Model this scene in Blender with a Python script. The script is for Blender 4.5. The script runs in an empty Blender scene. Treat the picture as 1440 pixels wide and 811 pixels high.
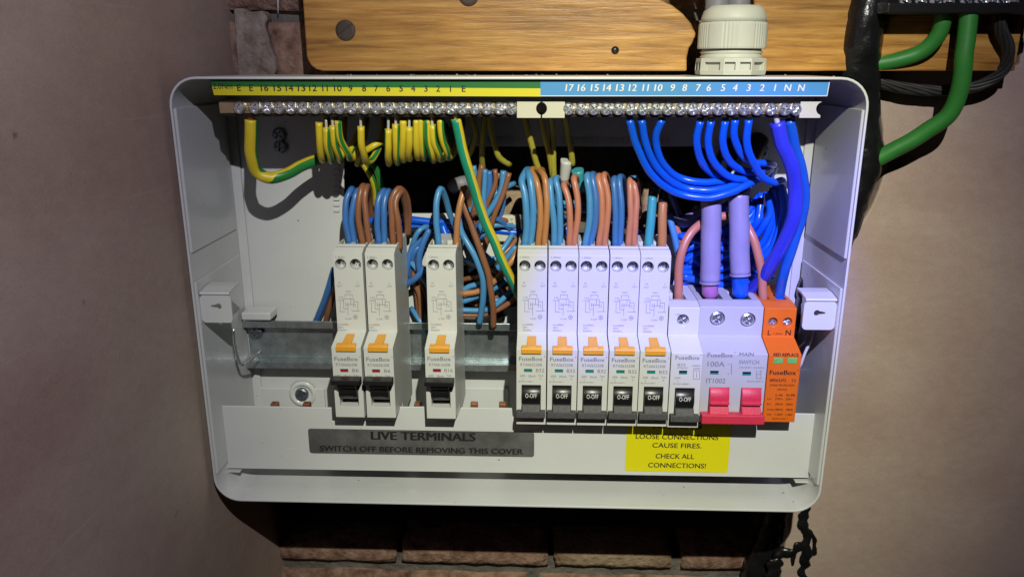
import bpy, bmesh, math, random
from mathutils import Vector, Matrix, noise
random.seed(7)
K = 0.001                                   # the script is written in millimetres
scene = bpy.context.scene
COL = scene.collection

# ------------------------------------------------------------------ camera
F = 1098.0; PITCH = math.radians(16.1); YAW = math.radians(2.1); DIST = 484.0
fw = Vector((-math.sin(YAW)*math.cos(PITCH), math.cos(YAW)*math.cos(PITCH), -math.sin(PITCH)))
rt = Vector((math.cos(YAW), math.sin(YAW), 0)); up = rt.cross(fw)
CAM = Vector((0, -DIST, 0))
cd = bpy.data.cameras.new('camera'); cam = bpy.data.objects.new('camera', cd); COL.objects.link(cam)
cd.sensor_width = 36; cd.lens = F/1440*36; cd.clip_start = 0.01; cd.clip_end = 50
M = Matrix((rt, up, -fw)).transposed().to_4x4(); M.translation = CAM*K
cam.matrix_world = M; scene.camera = cam

def P(px, py, Y):
    "world point (mm) on the plane y=Y that the photograph shows at px,py"
    d = fw + rt*((px-720)/F) + up*((405.5-py)/F)
    t = (Y+DIST)/d.y
    return CAM + d*t
def mmpx(px, py, Y):
    return (P(px+.5, py, Y)-P(px-.5, py, Y)).length

# ------------------------------------------------------------------ light
w = bpy.data.worlds.new('World'); scene.world = w; w.use_nodes = True
bgn = w.node_tree.nodes['Background']; bgn.inputs[0].default_value = (.55, .6, .8, 1); bgn.inputs[1].default_value = .001
LAMP = Vector((72, -600, 275))
def spot(name, target, energy, color, size, blend, loc=LAMP, radius=4):
    l = bpy.data.lights.new(name, 'SPOT'); l.energy = energy; l.color = color
    l.spot_size = math.radians(size); l.spot_blend = blend; l.shadow_soft_size = radius*K
    o = bpy.data.objects.new(name, l); COL.objects.link(o); o.location = loc*K
    o.rotation_euler = (Vector(target)-loc).to_track_quat('-Z', 'Y').to_euler(); return o
spot('headlamp_flood', P(660, 430, -40), 6.2, (.82, .80, 1.0), 150, 1.0)
spot('headlamp_beam', P(875, 430, -40), 14.6, (.98, 1.0, .68), 46, 1.0)
spot('added_violet_spot', P(1046, 380, -40), 27, (.05, .03, 1.0), 15.2, 1.0, LAMP+Vector((5, 0, 3)))  # added violet spot, imitates a camera colour fringe over the switch and sleeves
spot('added_violet_spot', P(830, 420, -60), 25, (.05, .03, 1.0), 7.6, 1.0, LAMP+Vector((-5, 0, 3)))  # second added violet spot, same camera fringe over the middle breakers
scene.view_settings.view_transform = 'Standard'; scene.view_settings.look = 'None'
scene.view_settings.exposure = 0.1; scene.view_settings.gamma = 1
scene.cycles.max_bounces = 6; scene.cycles.diffuse_bounces = 1

# ------------------------------------------------------------------ materials
def mat(name, color, rough=.45, metal=0., bump=0., bscale=300., var=0., vscale=60., spec=.5, coat=0., bdist=.0003, var2=None, sub=0):
    m = bpy.data.materials.new(name); m.use_nodes = True; nt = m.node_tree; N = nt.nodes; L = nt.links
    b = N['Principled BSDF']; b.inputs['Base Color'].default_value = (*color, 1); b.inputs['Roughness'].default_value = rough
    b.inputs['Metallic'].default_value = metal; b.inputs['Specular IOR Level'].default_value = spec; b.inputs['Coat Weight'].default_value = coat
    tc = N.new('ShaderNodeTexCoord')
    if var or var2:
        n = N.new('ShaderNodeTexNoise'); n.inputs['Scale'].default_value = vscale; n.inputs['Detail'].default_value = 6; n.inputs['Roughness'].default_value = .6
        L.new(tc.outputs['Object'], n.inputs['Vector'])
        r = N.new('ShaderNodeValToRGB'); r.color_ramp.elements[0].position = .3; r.color_ramp.elements[1].position = .7
        r.color_ramp.elements[0].color = (*[c*(1-var) for c in color], 1)
        r.color_ramp.elements[1].color = (*(var2 if var2 else [min(1, c*(1+var)) for c in color]), 1)
        L.new(n.outputs['Fac'], r.inputs['Fac']); L.new(r.outputs[0], b.inputs['Base Color'])
        mr = N.new('ShaderNodeMapRange'); mr.inputs['To Min'].default_value = max(.05, rough-.08); mr.inputs['To Max'].default_value = rough+.1
        n3 = N.new('ShaderNodeTexNoise'); n3.inputs['Scale'].default_value = vscale*2.3; n3.inputs['Detail'].default_value = 5; L.new(tc.outputs['Object'], n3.inputs['Vector'])
        L.new(n3.outputs['Fac'], mr.inputs['Value']); L.new(mr.outputs[0], b.inputs['Roughness'])
    if bump:
        n2 = N.new('ShaderNodeTexNoise'); n2.inputs['Scale'].default_value = bscale; n2.inputs['Detail'].default_value = 4
        L.new(tc.outputs['Object'], n2.inputs['Vector'])
        bp = N.new('ShaderNodeBump'); bp.inputs['Strength'].default_value = bump; bp.inputs['Distance'].default_value = bdist
        L.new(n2.outputs['Fac'], bp.inputs['Height']); L.new(bp.outputs[0], b.inputs['Normal'])
    return m
W = {}
W['paint'] = mat('white_powder_coat', (.68, .69, .68), .30, bump=.25, bscale=900, bdist=.0002, var=.04, vscale=18, coat=.15)
def specks(m, thr=.79, sc=260, col=(.16, .14, .12)):
    nt = m.node_tree; N = nt.nodes; L = nt.links; b = N['Principled BSDF']; tc = N['Texture Coordinate']; src = b.inputs['Base Color'].links[0].from_socket
    v = N.new('ShaderNodeTexNoise'); v.inputs['Scale'].default_value = sc; v.inputs['Detail'].default_value = 1; L.new(tc.outputs['Object'], v.inputs['Vector'])
    r = N.new('ShaderNodeValToRGB'); r.color_ramp.elements[0].position = thr; r.color_ramp.elements[1].position = thr+.03; L.new(v.outputs['Fac'], r.inputs[0])
    x = N.new('ShaderNodeMixRGB'); x.inputs[2].default_value = (*col, 1); L.new(r.outputs[0], x.inputs[0]); L.new(src, x.inputs[1])
    # faint drag scratches and smudges
    mp = N.new('ShaderNodeMapping'); mp.inputs['Scale'].default_value = (30, 30, 700); mp.inputs['Rotation'].default_value = (0, .35, 0); L.new(tc.outputs['Object'], mp.inputs[0])
    n = N.new('ShaderNodeTexNoise'); n.inputs['Scale'].default_value = 1; n.inputs['Detail'].default_value = 2; L.new(mp.outputs[0], n.inputs['Vector'])
    r2 = N.new('ShaderNodeValToRGB'); r2.color_ramp.elements[0].position = .70; r2.color_ramp.elements[1].position = .76; r2.color_ramp.elements[1].color = (.35, .35, .35, 1); L.new(n.outputs['Fac'], r2.inputs[0])
    x2 = N.new('ShaderNodeMixRGB'); x2.inputs[2].default_value = (.85, .85, .84, 1); L.new(r2.outputs[0], x2.inputs[0]); L.new(x.outputs[0], x2.inputs[1]); L.new(x2.outputs[0], b.inputs['Base Color'])
specks(W['paint'])
W['cream'] = mat('cream_plastic', (.62, .60, .46), .45, bump=.1, bscale=700, var=.03)
W['plastic'] = mat('breaker_plastic', (.66, .665, .635), .42, bump=.12, bscale=1500, bdist=.0001, var=.03, vscale=30)
W['plastic_dim'] = mat('dimmed_breaker_plastic', (.51, .51, .51), .42, bump=.12, bscale=1500, bdist=.0001, var=.03, vscale=30)  # breaker plastic darkened to tone down the beam on the main switch
W['gland'] = mat('gland_plastic', (.56, .56, .48), .5, bump=.15, bscale=900, var=.05)
W['black'] = mat('black_plastic', (.012, .012, .013), .32, bump=.1, bscale=1200)
W['blackrough'] = mat('black_textured_plastic', (.055, .055, .058), .55, bump=.8, bscale=1500, bdist=.0003, var=.3, vscale=700)
W['red'] = mat('red_lever', (.66, .035, .085), .45, bump=.5, bscale=1300, var=.08, vscale=300)
W['orange'] = mat('orange_plastic', (.78, .155, .012), .42, bump=.12, bscale=1300, var=.05)
W['slider'] = mat('amber_slider', (.80, .36, .03), .4, var=.08, vscale=200)
W['ink'] = mat('grey_ink', (.21, .21, .25), .6)
W['inkdark'] = mat('dark_ink', (.02, .018, .02), .5)
W['inkpale'] = mat('pale_ink', (.33, .33, .36), .6)
W['inkwhite'] = mat('white_ink', (.75, .75, .75), .5)
W['flagred'] = mat('red_flag', (.30, .012, .03), .4)
W['flaggreen'] = mat('green_flag', (.01, .22, .20), .4)
W['winggreen'] = mat('green_window', (.16, .50, .13), .3, var=.15, vscale=400)
W['zinc'] = mat('bright_zinc', (.78, .80, .84), .27, metal=.88, bump=.6, bscale=500, var=.10, vscale=200)
W['zincdull'] = mat('dull_zinc', (.20, .22, .25), .38, metal=.8, bump=.3, bscale=500, var=.25, vscale=120)
W['galv'] = mat('galvanised_rail', (.36, .41, .43), .27, metal=.8, bump=.1, bscale=160, var=.2, vscale=120, var2=(.52, .59, .61))
W['tinned'] = mat('tinned_copper', (.85, .80, .72), .4, metal=.4)
W['brass'] = mat('brass', (.60, .47, .30), .38, metal=.85, bump=.15, bscale=400, var=.15, vscale=150)
W['copper'] = mat('copper_bar', (.40, .16, .08), .4, metal=.6, var=.2)
W['foil'] = mat('brushed_foil', (.075, .075, .075), .38, metal=.2, bump=.3, bscale=120, var=.3, vscale=40, var2=(.20, .20, .195))
W['yellowst'] = mat('yellow_vinyl', (.80, .72, .008), .4, bump=.1, bscale=200)
W['lgreen'] = mat('label_green', (.012, .15, .028), .45)
W['lyellow'] = mat('label_yellow', (.70, .62, .02), .45)
W['lblue'] = mat('label_blue', (.07, .29, .60), .45)
W['yel'] = mat('yellow_insulation', (.68, .52, .03), .36, bump=.1, bscale=300, var=.05)
W['grn'] = mat('green_insulation', (.02, .20, .04), .36, bump=.1, bscale=300, var=.05)
W['teal'] = mat('teal_green_insulation', (.015, .28, .17), .36, bump=.1, bscale=300)
W['dkgrn'] = mat('dusty_green_insulation', (.035, .22, .035), .45, bump=.2, bscale=300, var=.15)
W['shadeyel'] = mat('shaded_earth_insulation', (.38, .33, .04), .45, var=.3)  # yellow earth insulation darkened for the shade behind the bars
W['vblue'] = mat('bright_blue_insulation', (.005, .10, .72), .27, bump=.1, bscale=250)
W['pblue'] = mat('royal_blue_insulation', (.01, .10, .50), .3, bump=.15, bscale=200, var=.08)
W['dblue'] = mat('deep_blue_insulation', (.035, .045, .55), .3, bump=.15, bscale=200, var=.08)
W['lbl'] = mat('light_blue_insulation', (.075, .27, .55), .32, bump=.1, bscale=300, var=.05)
W['mbl'] = mat('mid_blue_insulation', (.05, .17, .48), .32, bump=.1, bscale=300, var=.05)
W['tealblue'] = mat('teal_blue_insulation', (.05, .33, .38), .34, bump=.1, bscale=300)
W['brn'] = mat('brown_insulation', (.27, .11, .055), .34, bump=.1, bscale=300, var=.08)
W['obrn'] = mat('orange_brown_insulation', (.46, .20, .075), .34, bump=.1, bscale=300, var=.05)
W['litbrn'] = mat('violet_lit_brown_insulation', (.52, .20, .13), .34, bump=.1, bscale=300, var=.05)  # brown insulation with the pink of the violet light put into its colour
W['lilac'] = mat('lilac_insulation', (.45, .16, .42), .35, bump=.2, bscale=300)
W['sleeve'] = mat('grey_lilac_sheath', (.40, .36, .58), .36, bump=.35, bscale=110, bdist=.0006, var=.12, vscale=40)
W['sleeve'].node_tree.nodes['Principled BSDF'].inputs['Transmission Weight'].default_value = .28
W['grey'] = mat('grey_sheath', (.22, .21, .23), .5, bump=.2, bscale=300, var=.1)
W['whitesheath'] = mat('white_sheath', (.6, .58, .55), .4, bump=.3, bscale=300)
W['tape'] = mat('black_tape', (.010, .010, .011), .28, bump=.9, bscale=90, bdist=.002)
W['mortar'] = mat('mortar', (.16, .145, .12), .95, bump=1, bscale=250, bdist=.002, var=.35, vscale=60)
W['oldplaster'] = mat('old_plaster', (.55, .50, .45), .95, bump=1, bscale=150, bdist=.002, var=.45, vscale=45, var2=(.60, .52, .46))
def plaster():
    m = mat('pink_plaster', (.31, .235, .20), .62, bump=.35, bscale=40, bdist=.0006, spec=.25)
    nt = m.node_tree; N = nt.nodes; L = nt.links; b = N['Principled BSDF']; tc = N['Texture Coordinate']
    mp = N.new('ShaderNodeMapping'); mp.inputs['Scale'].default_value = (3.2, 3, 5.2); mp.inputs['Rotation'].default_value = (0, .5, 0); L.new(tc.outputs['Object'], mp.inputs[0])
    a = N.new('ShaderNodeTexNoise'); a.inputs['Scale'].default_value = 1.9; a.inputs['Detail'].default_value = 9; a.inputs['Roughness'].default_value = .6; a.inputs['Distortion'].default_value = .2; L.new(mp.outputs[0], a.inputs['Vector'])
    r = N.new('ShaderNodeValToRGB'); e = r.color_ramp.elements; e[0].position = .32; e[0].color = (.46, .32, .26, 1); e[1].position = .7; e[1].color = (.60, .48, .38, 1)
    k = e.new(.5); k.color = (.53, .40, .32, 1); L.new(a.outputs['Fac'], r.inputs[0])
    f = N.new('ShaderNodeTexNoise'); f.inputs['Scale'].default_value = 900; f.inputs['Detail'].default_value = 3; L.new(tc.outputs['Object'], f.inputs['Vector'])
    fr = N.new('ShaderNodeMapRange'); fr.inputs['To Min'].default_value = .82; fr.inputs['To Max'].default_value = 1.16; L.new(f.outputs['Fac'], fr.inputs['Value'])
    mx = N.new('ShaderNodeMixRGB'); mx.blend_type = 'MULTIPLY'; mx.inputs[0].default_value = 1; L.new(r.outputs[0], mx.inputs[1]); L.new(fr.outputs[0], mx.inputs[2])
    g = N.new('ShaderNodeTexNoise'); g.inputs['Scale'].default_value = 38; g.inputs['Detail'].default_value = 7; g.inputs['Roughness'].default_value = .7; L.new(mp.outputs[0], g.inputs['Vector'])
    gr = N.new('ShaderNodeMapRange'); gr.inputs['To Min'].default_value = .80; gr.inputs['To Max'].default_value = 1.2; L.new(g.outputs['Fac'], gr.inputs['Value'])
    mg = N.new('ShaderNodeMixRGB'); mg.blend_type = 'MULTIPLY'; mg.inputs[0].default_value = 1; L.new(mx.outputs[0], mg.inputs[1]); L.new(gr.outputs[0], mg.inputs[2]); mx = mg
    ms = N.new('ShaderNodeMapping'); ms.inputs['Scale'].default_value = (7, 7, 320); ms.inputs['Rotation'].default_value = (0, -.75, 0); L.new(tc.outputs['Object'], ms.inputs[0])
    sn = N.new('ShaderNodeTexNoise'); sn.inputs['Scale'].default_value = 1; sn.inputs['Detail'].default_value = 2; L.new(ms.outputs[0], sn.inputs['Vector'])
    sr = N.new('ShaderNodeValToRGB'); sr.color_ramp.elements[0].position = .69; sr.color_ramp.elements[1].position = .78; sr.color_ramp.elements[1].color = (.3, .3, .3, 1); L.new(sn.outputs['Fac'], sr.inputs[0])
    mk = N.new('ShaderNodeMixRGB'); mk.inputs[2].default_value = (.66, .58, .52, 1); L.new(sr.outputs[0], mk.inputs[0]); L.new(mx.outputs[0], mk.inputs[1]); mx = mk
    # dark trowel specks and pale scratches
    v = N.new('ShaderNodeTexNoise'); v.inputs['Scale'].default_value = 55; v.inputs['Detail'].default_value = 2; L.new(tc.outputs['Object'], v.inputs['Vector'])
    vr = N.new('ShaderNodeValToRGB'); vr.color_ramp.elements[0].position = .76; vr.color_ramp.elements[1].position = .80; L.new(v.outputs['Fac'], vr.inputs[0])
    m2 = N.new('ShaderNodeMixRGB'); m2.inputs[2].default_value = (.12, .085, .07, 1); L.new(vr.outputs[0], m2.inputs[0]); L.new(mx.outputs[0], m2.inputs[1])
    L.new(m2.outputs[0], b.inputs['Base Color']); return m
W['plaster'] = plaster()
def wood():
    m = mat('varnished_pine', (.4, .2, .06), .36, spec=.5, coat=.3)
    nt = m.node_tree; N = nt.nodes; L = nt.links; b = N['Principled BSDF']; tc = N['Texture Coordinate']
    mp = N.new('ShaderNodeMapping'); mp.inputs['Scale'].default_value = (22, 60, 330); L.new(tc.outputs['Object'], mp.inputs[0])
    a = N.new('ShaderNodeTexNoise'); a.inputs['Scale'].default_value = 1.; a.inputs['Detail'].default_value = 8; a.inputs['Roughness'].default_value = .65; a.inputs['Distortion'].default_value = .35; L.new(mp.outputs[0], a.inputs['Vector'])
    r = N.new('ShaderNodeValToRGB'); e = r.color_ramp.elements; e[0].position = .28; e[0].color = (.20, .085, .018, 1); e[1].position = .72; e[1].color = (.68, .38, .10, 1)
    k = e.new(.48); k.color = (.47, .22, .045, 1); L.new(a.outputs['Fac'], r.inputs[0])
    mp2 = N.new('ShaderNodeMapping'); mp2.inputs['Scale'].default_value = (9, 20, 25); L.new(tc.outputs['Object'], mp2.inputs[0])
    s = N.new('ShaderNodeTexNoise'); s.inputs['Scale'].default_value = 1; s.inputs['Detail'].default_value = 5; L.new(mp2.outputs[0], s.inputs['Vector'])
    sr = N.new('ShaderNodeMapRange'); sr.inputs['From Min'].default_value = .3; sr.inputs['From Max'].default_value = .7; sr.inputs['To Min'].default_value = .6; sr.inputs['To Max'].default_value = 1.25; L.new(s.outputs['Fac'], sr.inputs['Value'])
    mx = N.new('ShaderNodeMixRGB'); mx.blend_type = 'MULTIPLY'; mx.inputs[0].default_value = 1; L.new(r.outputs[0], mx.inputs[1]); L.new(sr.outputs[0], mx.inputs[2]); L.new(mx.outputs[0], b.inputs['Base Color'])
    bp = N.new('ShaderNodeBump'); bp.inputs['Strength'].default_value = .5; bp.inputs['Distance'].default_value = .0006; L.new(a.outputs['Fac'], bp.inputs['Height']); L.new(bp.outputs[0], b.inputs['Normal'])
    return m
W['wood'] = wood()
W['brick'] = mat('red_brick', (.22, .085, .05), .9, bump=1, bscale=220, bdist=.0025, var=.55, vscale=85, var2=(.46, .29, .20))
W['brickpale'] = mat('pale_brick', (.36, .22, .12), .9, bump=1, bscale=220, bdist=.0025, var=.35, vscale=50, var2=(.48, .36, .24))
W['patch'] = mat('beige_old_plaster', (.36, .27, .19), .9, bump=1, bscale=130, bdist=.004, var=.5, vscale=110, var2=(.42, .35, .28))
W['dark'] = mat('soot', (.015, .014, .013), .9)

# ------------------------------------------------------------------ mesh helpers
class MB:
    def __init__(s): s.v = []; s.f = []; s.m = []; s.s = []
    def add(s, vs, fs, m=0, smooth=False):
        o = len(s.v); s.v += [Vector(v) for v in vs]
        for f in fs: s.f.append([i+o for i in f]); s.m.append(m); s.s.append(smooth)
        return s
    def box(s, x0, x1, y0, y1, z0, z1, m=0):
        return s.hexa([(x0,y0,z0),(x1,y0,z0),(x1,y1,z0),(x0,y1,z0)], [(x0,y0,z1),(x1,y0,z1),(x1,y1,z1),(x0,y1,z1)], m)
    def hexa(s, a, b, m=0):
        return s.add(list(a)+list(b), [(3,2,1,0),(4,5,6,7),(0,1,5,4),(1,2,6,5),(2,3,7,6),(3,0,4,7)], m)
    def prism(s, prof, x0, x1, m=0):
        "profile of (y,z) points extruded along x"
        n = len(prof); vs = [(x0, y, z) for y, z in prof]+[(x1, y, z) for y, z in prof]
        fs = [tuple(range(n)), tuple(range(2*n-1, n-1, -1))]+[(i, i+n, (i+1) % n+n, (i+1) % n) for i in range(n)]
        return s.add(vs, fs, m)
    def slab(s, outline, y0, y1, m=0):
        "outline of (x,z) points extruded along y"
        n = len(outline); vs = [(x, y0, z) for x, z in outline]+[(x, y1, z) for x, z in outline]
        fs = [tuple(range(n)), tuple(range(2*n-1, n-1, -1))]+[(i, i+n, (i+1) % n+n, (i+1) % n) for i in range(n)]
        return s.add(vs, fs, m)
    def lathe(s, prof, c, axis='y', n=24, m=0, smooth=True, phase=0):
        "profile of (radius, along) turned round an axis through c; caps at the ends"
        c = Vector(c); vs = []
        for r, a in prof:
            for k in range(n):
                t = 2*math.pi*k/n+phase; ca, sa = r*math.cos(t), r*math.sin(t)
                vs.append(c+Vector({'y': (ca, a, sa), 'z': (ca, sa, a), 'x': (a, ca, sa)}[axis]))
        fs = []
        for i in range(len(prof)-1):
            for k in range(n): fs.append((i*n+k, i*n+(k+1) % n, (i+1)*n+(k+1) % n, (i+1)*n+k))
        s.add(vs, fs, m, smooth); o = len(s.v)-len(vs)
        for i in (0, len(prof)-1):
            s.f.append([o+i*n+k for k in range(n)]); s.m.append(m); s.s.append(False)
        return s
    def tube(s, pts, r, m=0, n=12, step=3.0, stripe=None, caps=True, rad=None):
        "smooth tube; stripe=(material, centre angle in degrees, half width, twist per mm)"
        pts = [Vector(p) for p in pts]; path = spline(pts, step)
        if len(path) > 12:
            q_ = pts[0]*.37
            path = [p+noise.noise_vector(p*.055+q_)*.55*min(1, i/6, (len(path)-1-i)/6)+noise.noise_vector(p*.16+q_)*.16*min(1, i/6) for i, p in enumerate(path)]
        T = [(path[min(i+1, len(path)-1)]-path[max(i-1, 0)]).normalized() for i in range(len(path))]
        ref = Vector((0, -1, 0)); ref = ref-T[0]*ref.dot(T[0])
        if ref.length < .15: ref = Vector((0, 0, 1)); ref = ref-T[0]*ref.dot(T[0])
        ref.normalize(); base = len(s.v); dist = 0; fs = []; ms = []
        for i, p in enumerate(path):
            if i: dist += (p-path[i-1]).length; ref = (ref-T[i]*ref.dot(T[i])).normalized()
            b = T[i].cross(ref); rr = r if rad is None else rad(i/(len(path)-1))*r
            for k in range(n):
                a = 2*math.pi*k/n
                if stripe: a += math.radians(stripe[1]+(stripe[3](dist) if callable(stripe[3]) else stripe[3]*dist))
                s.v.append(p+ref*math.cos(a)*rr+b*math.sin(a)*rr)
        hw = int(round(stripe[2]/(360/n))) if stripe else 0
        for i in range(len(path)-1):
            for k in range(n):
                s.f.append([base+i*n+k, base+(i+1)*n+k, base+(i+1)*n+(k+1) % n, base+i*n+(k+1) % n]); s.s.append(True)
                s.m.append(stripe[0] if stripe and (k < hw or k >= n-hw) else m)
        if caps:
            for i in (0, len(path)-1): s.f.append([base+i*n+k for k in range(n)]); s.m.append(m); s.s.append(False)
        return s
    def bez(s, name): pass
    def build(s, name, mats, parent=None, origin=(0, 0, 0), bevel=0, seg=2):
        me = bpy.data.meshes.new(name); O = Vector(origin)
        me.from_pydata([(v-O)*K for v in s.v], [], s.f)
        for mm in (mats if isinstance(mats, (list, tuple)) else [mats]): me.materials.append(W[mm])
        me.polygons.foreach_set('material_index', s.m); me.polygons.foreach_set('use_smooth', s.s)
        bm = bmesh.new(); bm.from_mesh(me); bmesh.ops.recalc_face_normals(bm, faces=bm.faces); bm.to_mesh(me); bm.free(); me.update()
        return link(name, me, parent, origin, bevel, seg)
def link(name, me, parent=None, origin=(0, 0, 0), bevel=0, seg=2):
    o = bpy.data.objects.new(name, me); COL.objects.link(o)
    if parent is not None: o.parent = parent
    else: o.location = Vector(origin)*K
    if bevel:
        b = o.modifiers.new('edge', 'BEVEL'); b.width = bevel*K; b.segments = seg; b.limit_method = 'ANGLE'; b.angle_limit = math.radians(38); b.harden_normals = False
    return o
def spline(p, step):
    if len(p) < 3: q = [p[0], p[0].lerp(p[1], .5), p[1]]; p = q
    e = [p[0]*2-p[1]]+p+[p[-1]*2-p[-2]]; out = []
    for i in range(1, len(e)-2):
        a, b, c, d = e[i-1:i+3]; n = max(2, int((c-b).length/step)+1)
        # centripetal Catmull-Rom
        t0 = 0; t1 = t0+max((b-a).length, 1e-3)**.5; t2 = t1+max((c-b).length, 1e-3)**.5; t3 = t2+max((d-c).length, 1e-3)**.5
        for k in range(n):
            t = t1+(t2-t1)*k/n
            A1 = a*((t1-t)/(t1-t0))+b*((t-t0)/(t1-t0)); A2 = b*((t2-t)/(t2-t1))+c*((t-t1)/(t2-t1)); A3 = c*((t3-t)/(t3-t2))+d*((t-t2)/(t3-t2))
            B1 = A1*((t2-t)/(t2-t0))+A2*((t-t0)/(t2-t0)); B2 = A2*((t3-t)/(t3-t1))+A3*((t-t1)/(t3-t1))
            out.append(B1*((t2-t)/(t2-t1))+B2*((t-t1)/(t2-t1)))
    out.append(e[-2]); return out
def empty(name, origin):
    o = bpy.data.objects.new(name, None); COL.objects.link(o); o.location = Vector(origin)*K; o.empty_display_size = .01; return o
def tag(o, label=None, cat=None, group=None, kind=None):
    if label: o['label'] = label
    if cat: o['category'] = cat
    if group: o['group'] = group
    if kind: o['kind'] = kind
    return o
def copy_tree(o, parent=None):
    c = o.copy(); COL.objects.link(c)
    if parent is not None: c.parent = parent
    for ch in [x for x in bpy.data.objects if x.parent == o and x != c]:
        if ch.parent == o: copy_tree(ch, c)
    return c
def boolean(base, cutters, mats, smooth_holes=True):
    "cut meshes out of a mesh; returns an MB of the result"
    def tmp(mb):
        me = bpy.data.meshes.new('t'); me.from_pydata([v[:] for v in mb.v], [], mb.f)
        bm = bmesh.new(); bm.from_mesh(me); bmesh.ops.recalc_face_normals(bm, faces=bm.faces); bm.to_mesh(me); bm.free()
        o = bpy.data.objects.new('t', me); COL.objects.link(o); return o
    b = tmp(base); cs = [tmp(c) for c in cutters]
    for c in cs:
        md = b.modifiers.new('b', 'BOOLEAN'); md.operation = 'DIFFERENCE'; md.object = c; md.solver = 'EXACT'
    dg = bpy.context.evaluated_depsgraph_get(); me = bpy.data.meshes.new_from_object(b.evaluated_get(dg))
    r = MB(); r.add([v.co for v in me.vertices], [list(p.vertices) for p in me.polygons])
    for o in [b]+cs: bpy.data.objects.remove(o)
    return r
def flat(outlines, y0, y1):
    "plate between y0<y1 from (x,z) outlines; inner outlines are holes"
    cu = bpy.data.curves.new('t', 'CURVE'); cu.dimensions = '2D'; cu.fill_mode = 'BOTH'; cu.extrude = (y1-y0)/2
    for o in outlines:
        sp = cu.splines.new('POLY'); sp.points.add(len(o)-1); sp.use_cyclic_u = True
        for i, (x, z) in enumerate(o): sp.points[i].co = (x, z, 0, 1)
    ob = bpy.data.objects.new('t', cu); me = bpy.data.meshes.new_from_object(ob); r = MB()
    r.add([(v.co.x, (y0+y1)/2+v.co.z, v.co.y) for v in me.vertices], [list(p.vertices) for p in me.polygons])
    bpy.data.objects.remove(ob); bpy.data.meshes.remove(me); return r
def rrect(x0, x1, z0, z1, r, n=8):
    o = []
    for cx, cz, a in ((x1-r, z1-r, 0), (x0+r, z1-r, 90), (x0+r, z0+r, 180), (x1-r, z0+r, 270)):
        for k in range(n+1):
            t = math.radians(a+90*k/n); o.append((cx+r*math.cos(t), cz+r*math.sin(t)))
    return o
def circ(x, z, r, n=20): return [(x+r*math.cos(2*math.pi*k/n), z+r*math.sin(2*math.pi*k/n)) for k in range(n)]
_tc = {}
def rawtext(s, bold):
    if (s, bold) not in _tc:
        cu = bpy.data.curves.new('t', 'FONT'); cu.body = s; cu.size = 1; cu.resolution_u = 3
        ob = bpy.data.objects.new('t', cu); me = bpy.data.meshes.new_from_object(ob)
        vs = [(v.co.x, v.co.y) for v in me.vertices]; fs = [list(p.vertices) for p in me.polygons]
        _tc[(s, bold)] = (vs, fs, min(v[0] for v in vs), max(v[0] for v in vs)); bpy.data.objects.remove(ob)
    return _tc[(s, bold)]
def text(mb, s, px, py, Y, h, w=None, m=0, bold=0., slant=0., left=False):
    "lettering of cap height h px centred on px,py (or starting at px) on the plane y=Y"
    vs, fs, a, b = rawtext(s, bold); c = P(px, py, Y); u = mmpx(px, py, Y)
    sz = h*u/.70; sx = (w*u/(b-a)) if w else sz; out = []
    for x, y in vs:
        X = (x-(a if left else (a+b)/2))*sx; Z = (y-.35)*sz; out.append((c.x+X+slant*Z, Y, c.z+Z))
    mb.add(out, fs, m)
    if bold: d = bold*sz*1.1; mb.add([(x+d, y-.012, z+d*.4) for x, y, z in out], fs, m); mb.add([(x-d, y-.024, z-d*.2) for x, y, z in out], fs, m)
def line(mb, x0, y0, x1, y1, Y, t=.6, m=0):
    a = P(x0, y0, Y); b = P(x1, y1, Y); u = mmpx(x0, y0, Y)*t/2; d = (b-a).normalized(); n = Vector((-d.z, 0, d.x))*u
    mb.add([a+n, b+n, b-n, a-n], [(0, 1, 2, 3)], m)

# ------------------------------------------------------------------ the setting: walls
bw = MB(); CX0, CX1, CZ0, CZ1 = -128, 108, -172, -48     # recess knocked into the bricks behind the unit
ZC = P(740, 773, 25).z                                     # recess added under the unit to blacken its shadow, down to the shortened course
for a in ((-900, 900, 31, 110, CZ1, 420), (-900, 900, 31, 110, -700, ZC-9), (-900, CX0, 31, 110, CZ0, CZ1), (CX1, 900, 31, 110, CZ0, CZ1), (-900, 900, 31, 110, -205, CZ0), (-900, -197, 31, 110, ZC-9, -205), (172, 900, 31, 110, ZC-9, -205)): bw.box(*a)
bw.box(CX0, CX1, 80, 110, CZ0, CZ1); bw.box(-197, 172, 104, 110, ZC-9, -205)
wall = bw.build('brick_wall', 'mortar'); tag(wall, 'old red brick wall bare above and below the white enclosure', kind='structure')
def rough_brick(x0, x1, z0, z1, y0, y1, seed):
    mb = MB(); nx, nz = 12, 5; vs = []; rnd = random.Random(seed)
    for j in range(nz+1):
        for i in range(nx+1):
            e = 1.0 if (i in (0, nx) or j in (0, nz)) else 0
            vs.append((x0+(x1-x0)*i/nx+rnd.uniform(-1, 1)*.8, y0+e+rnd.uniform(-.35, .35), z0+(z1-z0)*j/nz+rnd.uniform(-1, 1)*.8))
    fs = [(j*(nx+1)+i, j*(nx+1)+i+1, (j+1)*(nx+1)+i+1, (j+1)*(nx+1)+i) for j in range(nz) for i in range(nx)]
    rim = [i for i in range(nx+1)]+[j*(nx+1)+nx for j in range(1, nz+1)]+[nz*(nx+1)+i for i in range(nx-1, -1, -1)]+[j*(nx+1) for j in range(nz-1, 0, -1)]
    n = len(vs); vs += [(vs[i][0], y1, vs[i][2]) for i in rim]
    fs += [(rim[k], n+k, n+(k+1) % len(rim), rim[(k+1) % len(rim)]) for k in range(len(rim))]
    return mb.add(vs, fs, 0, True)
BYB = 25.0
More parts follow.
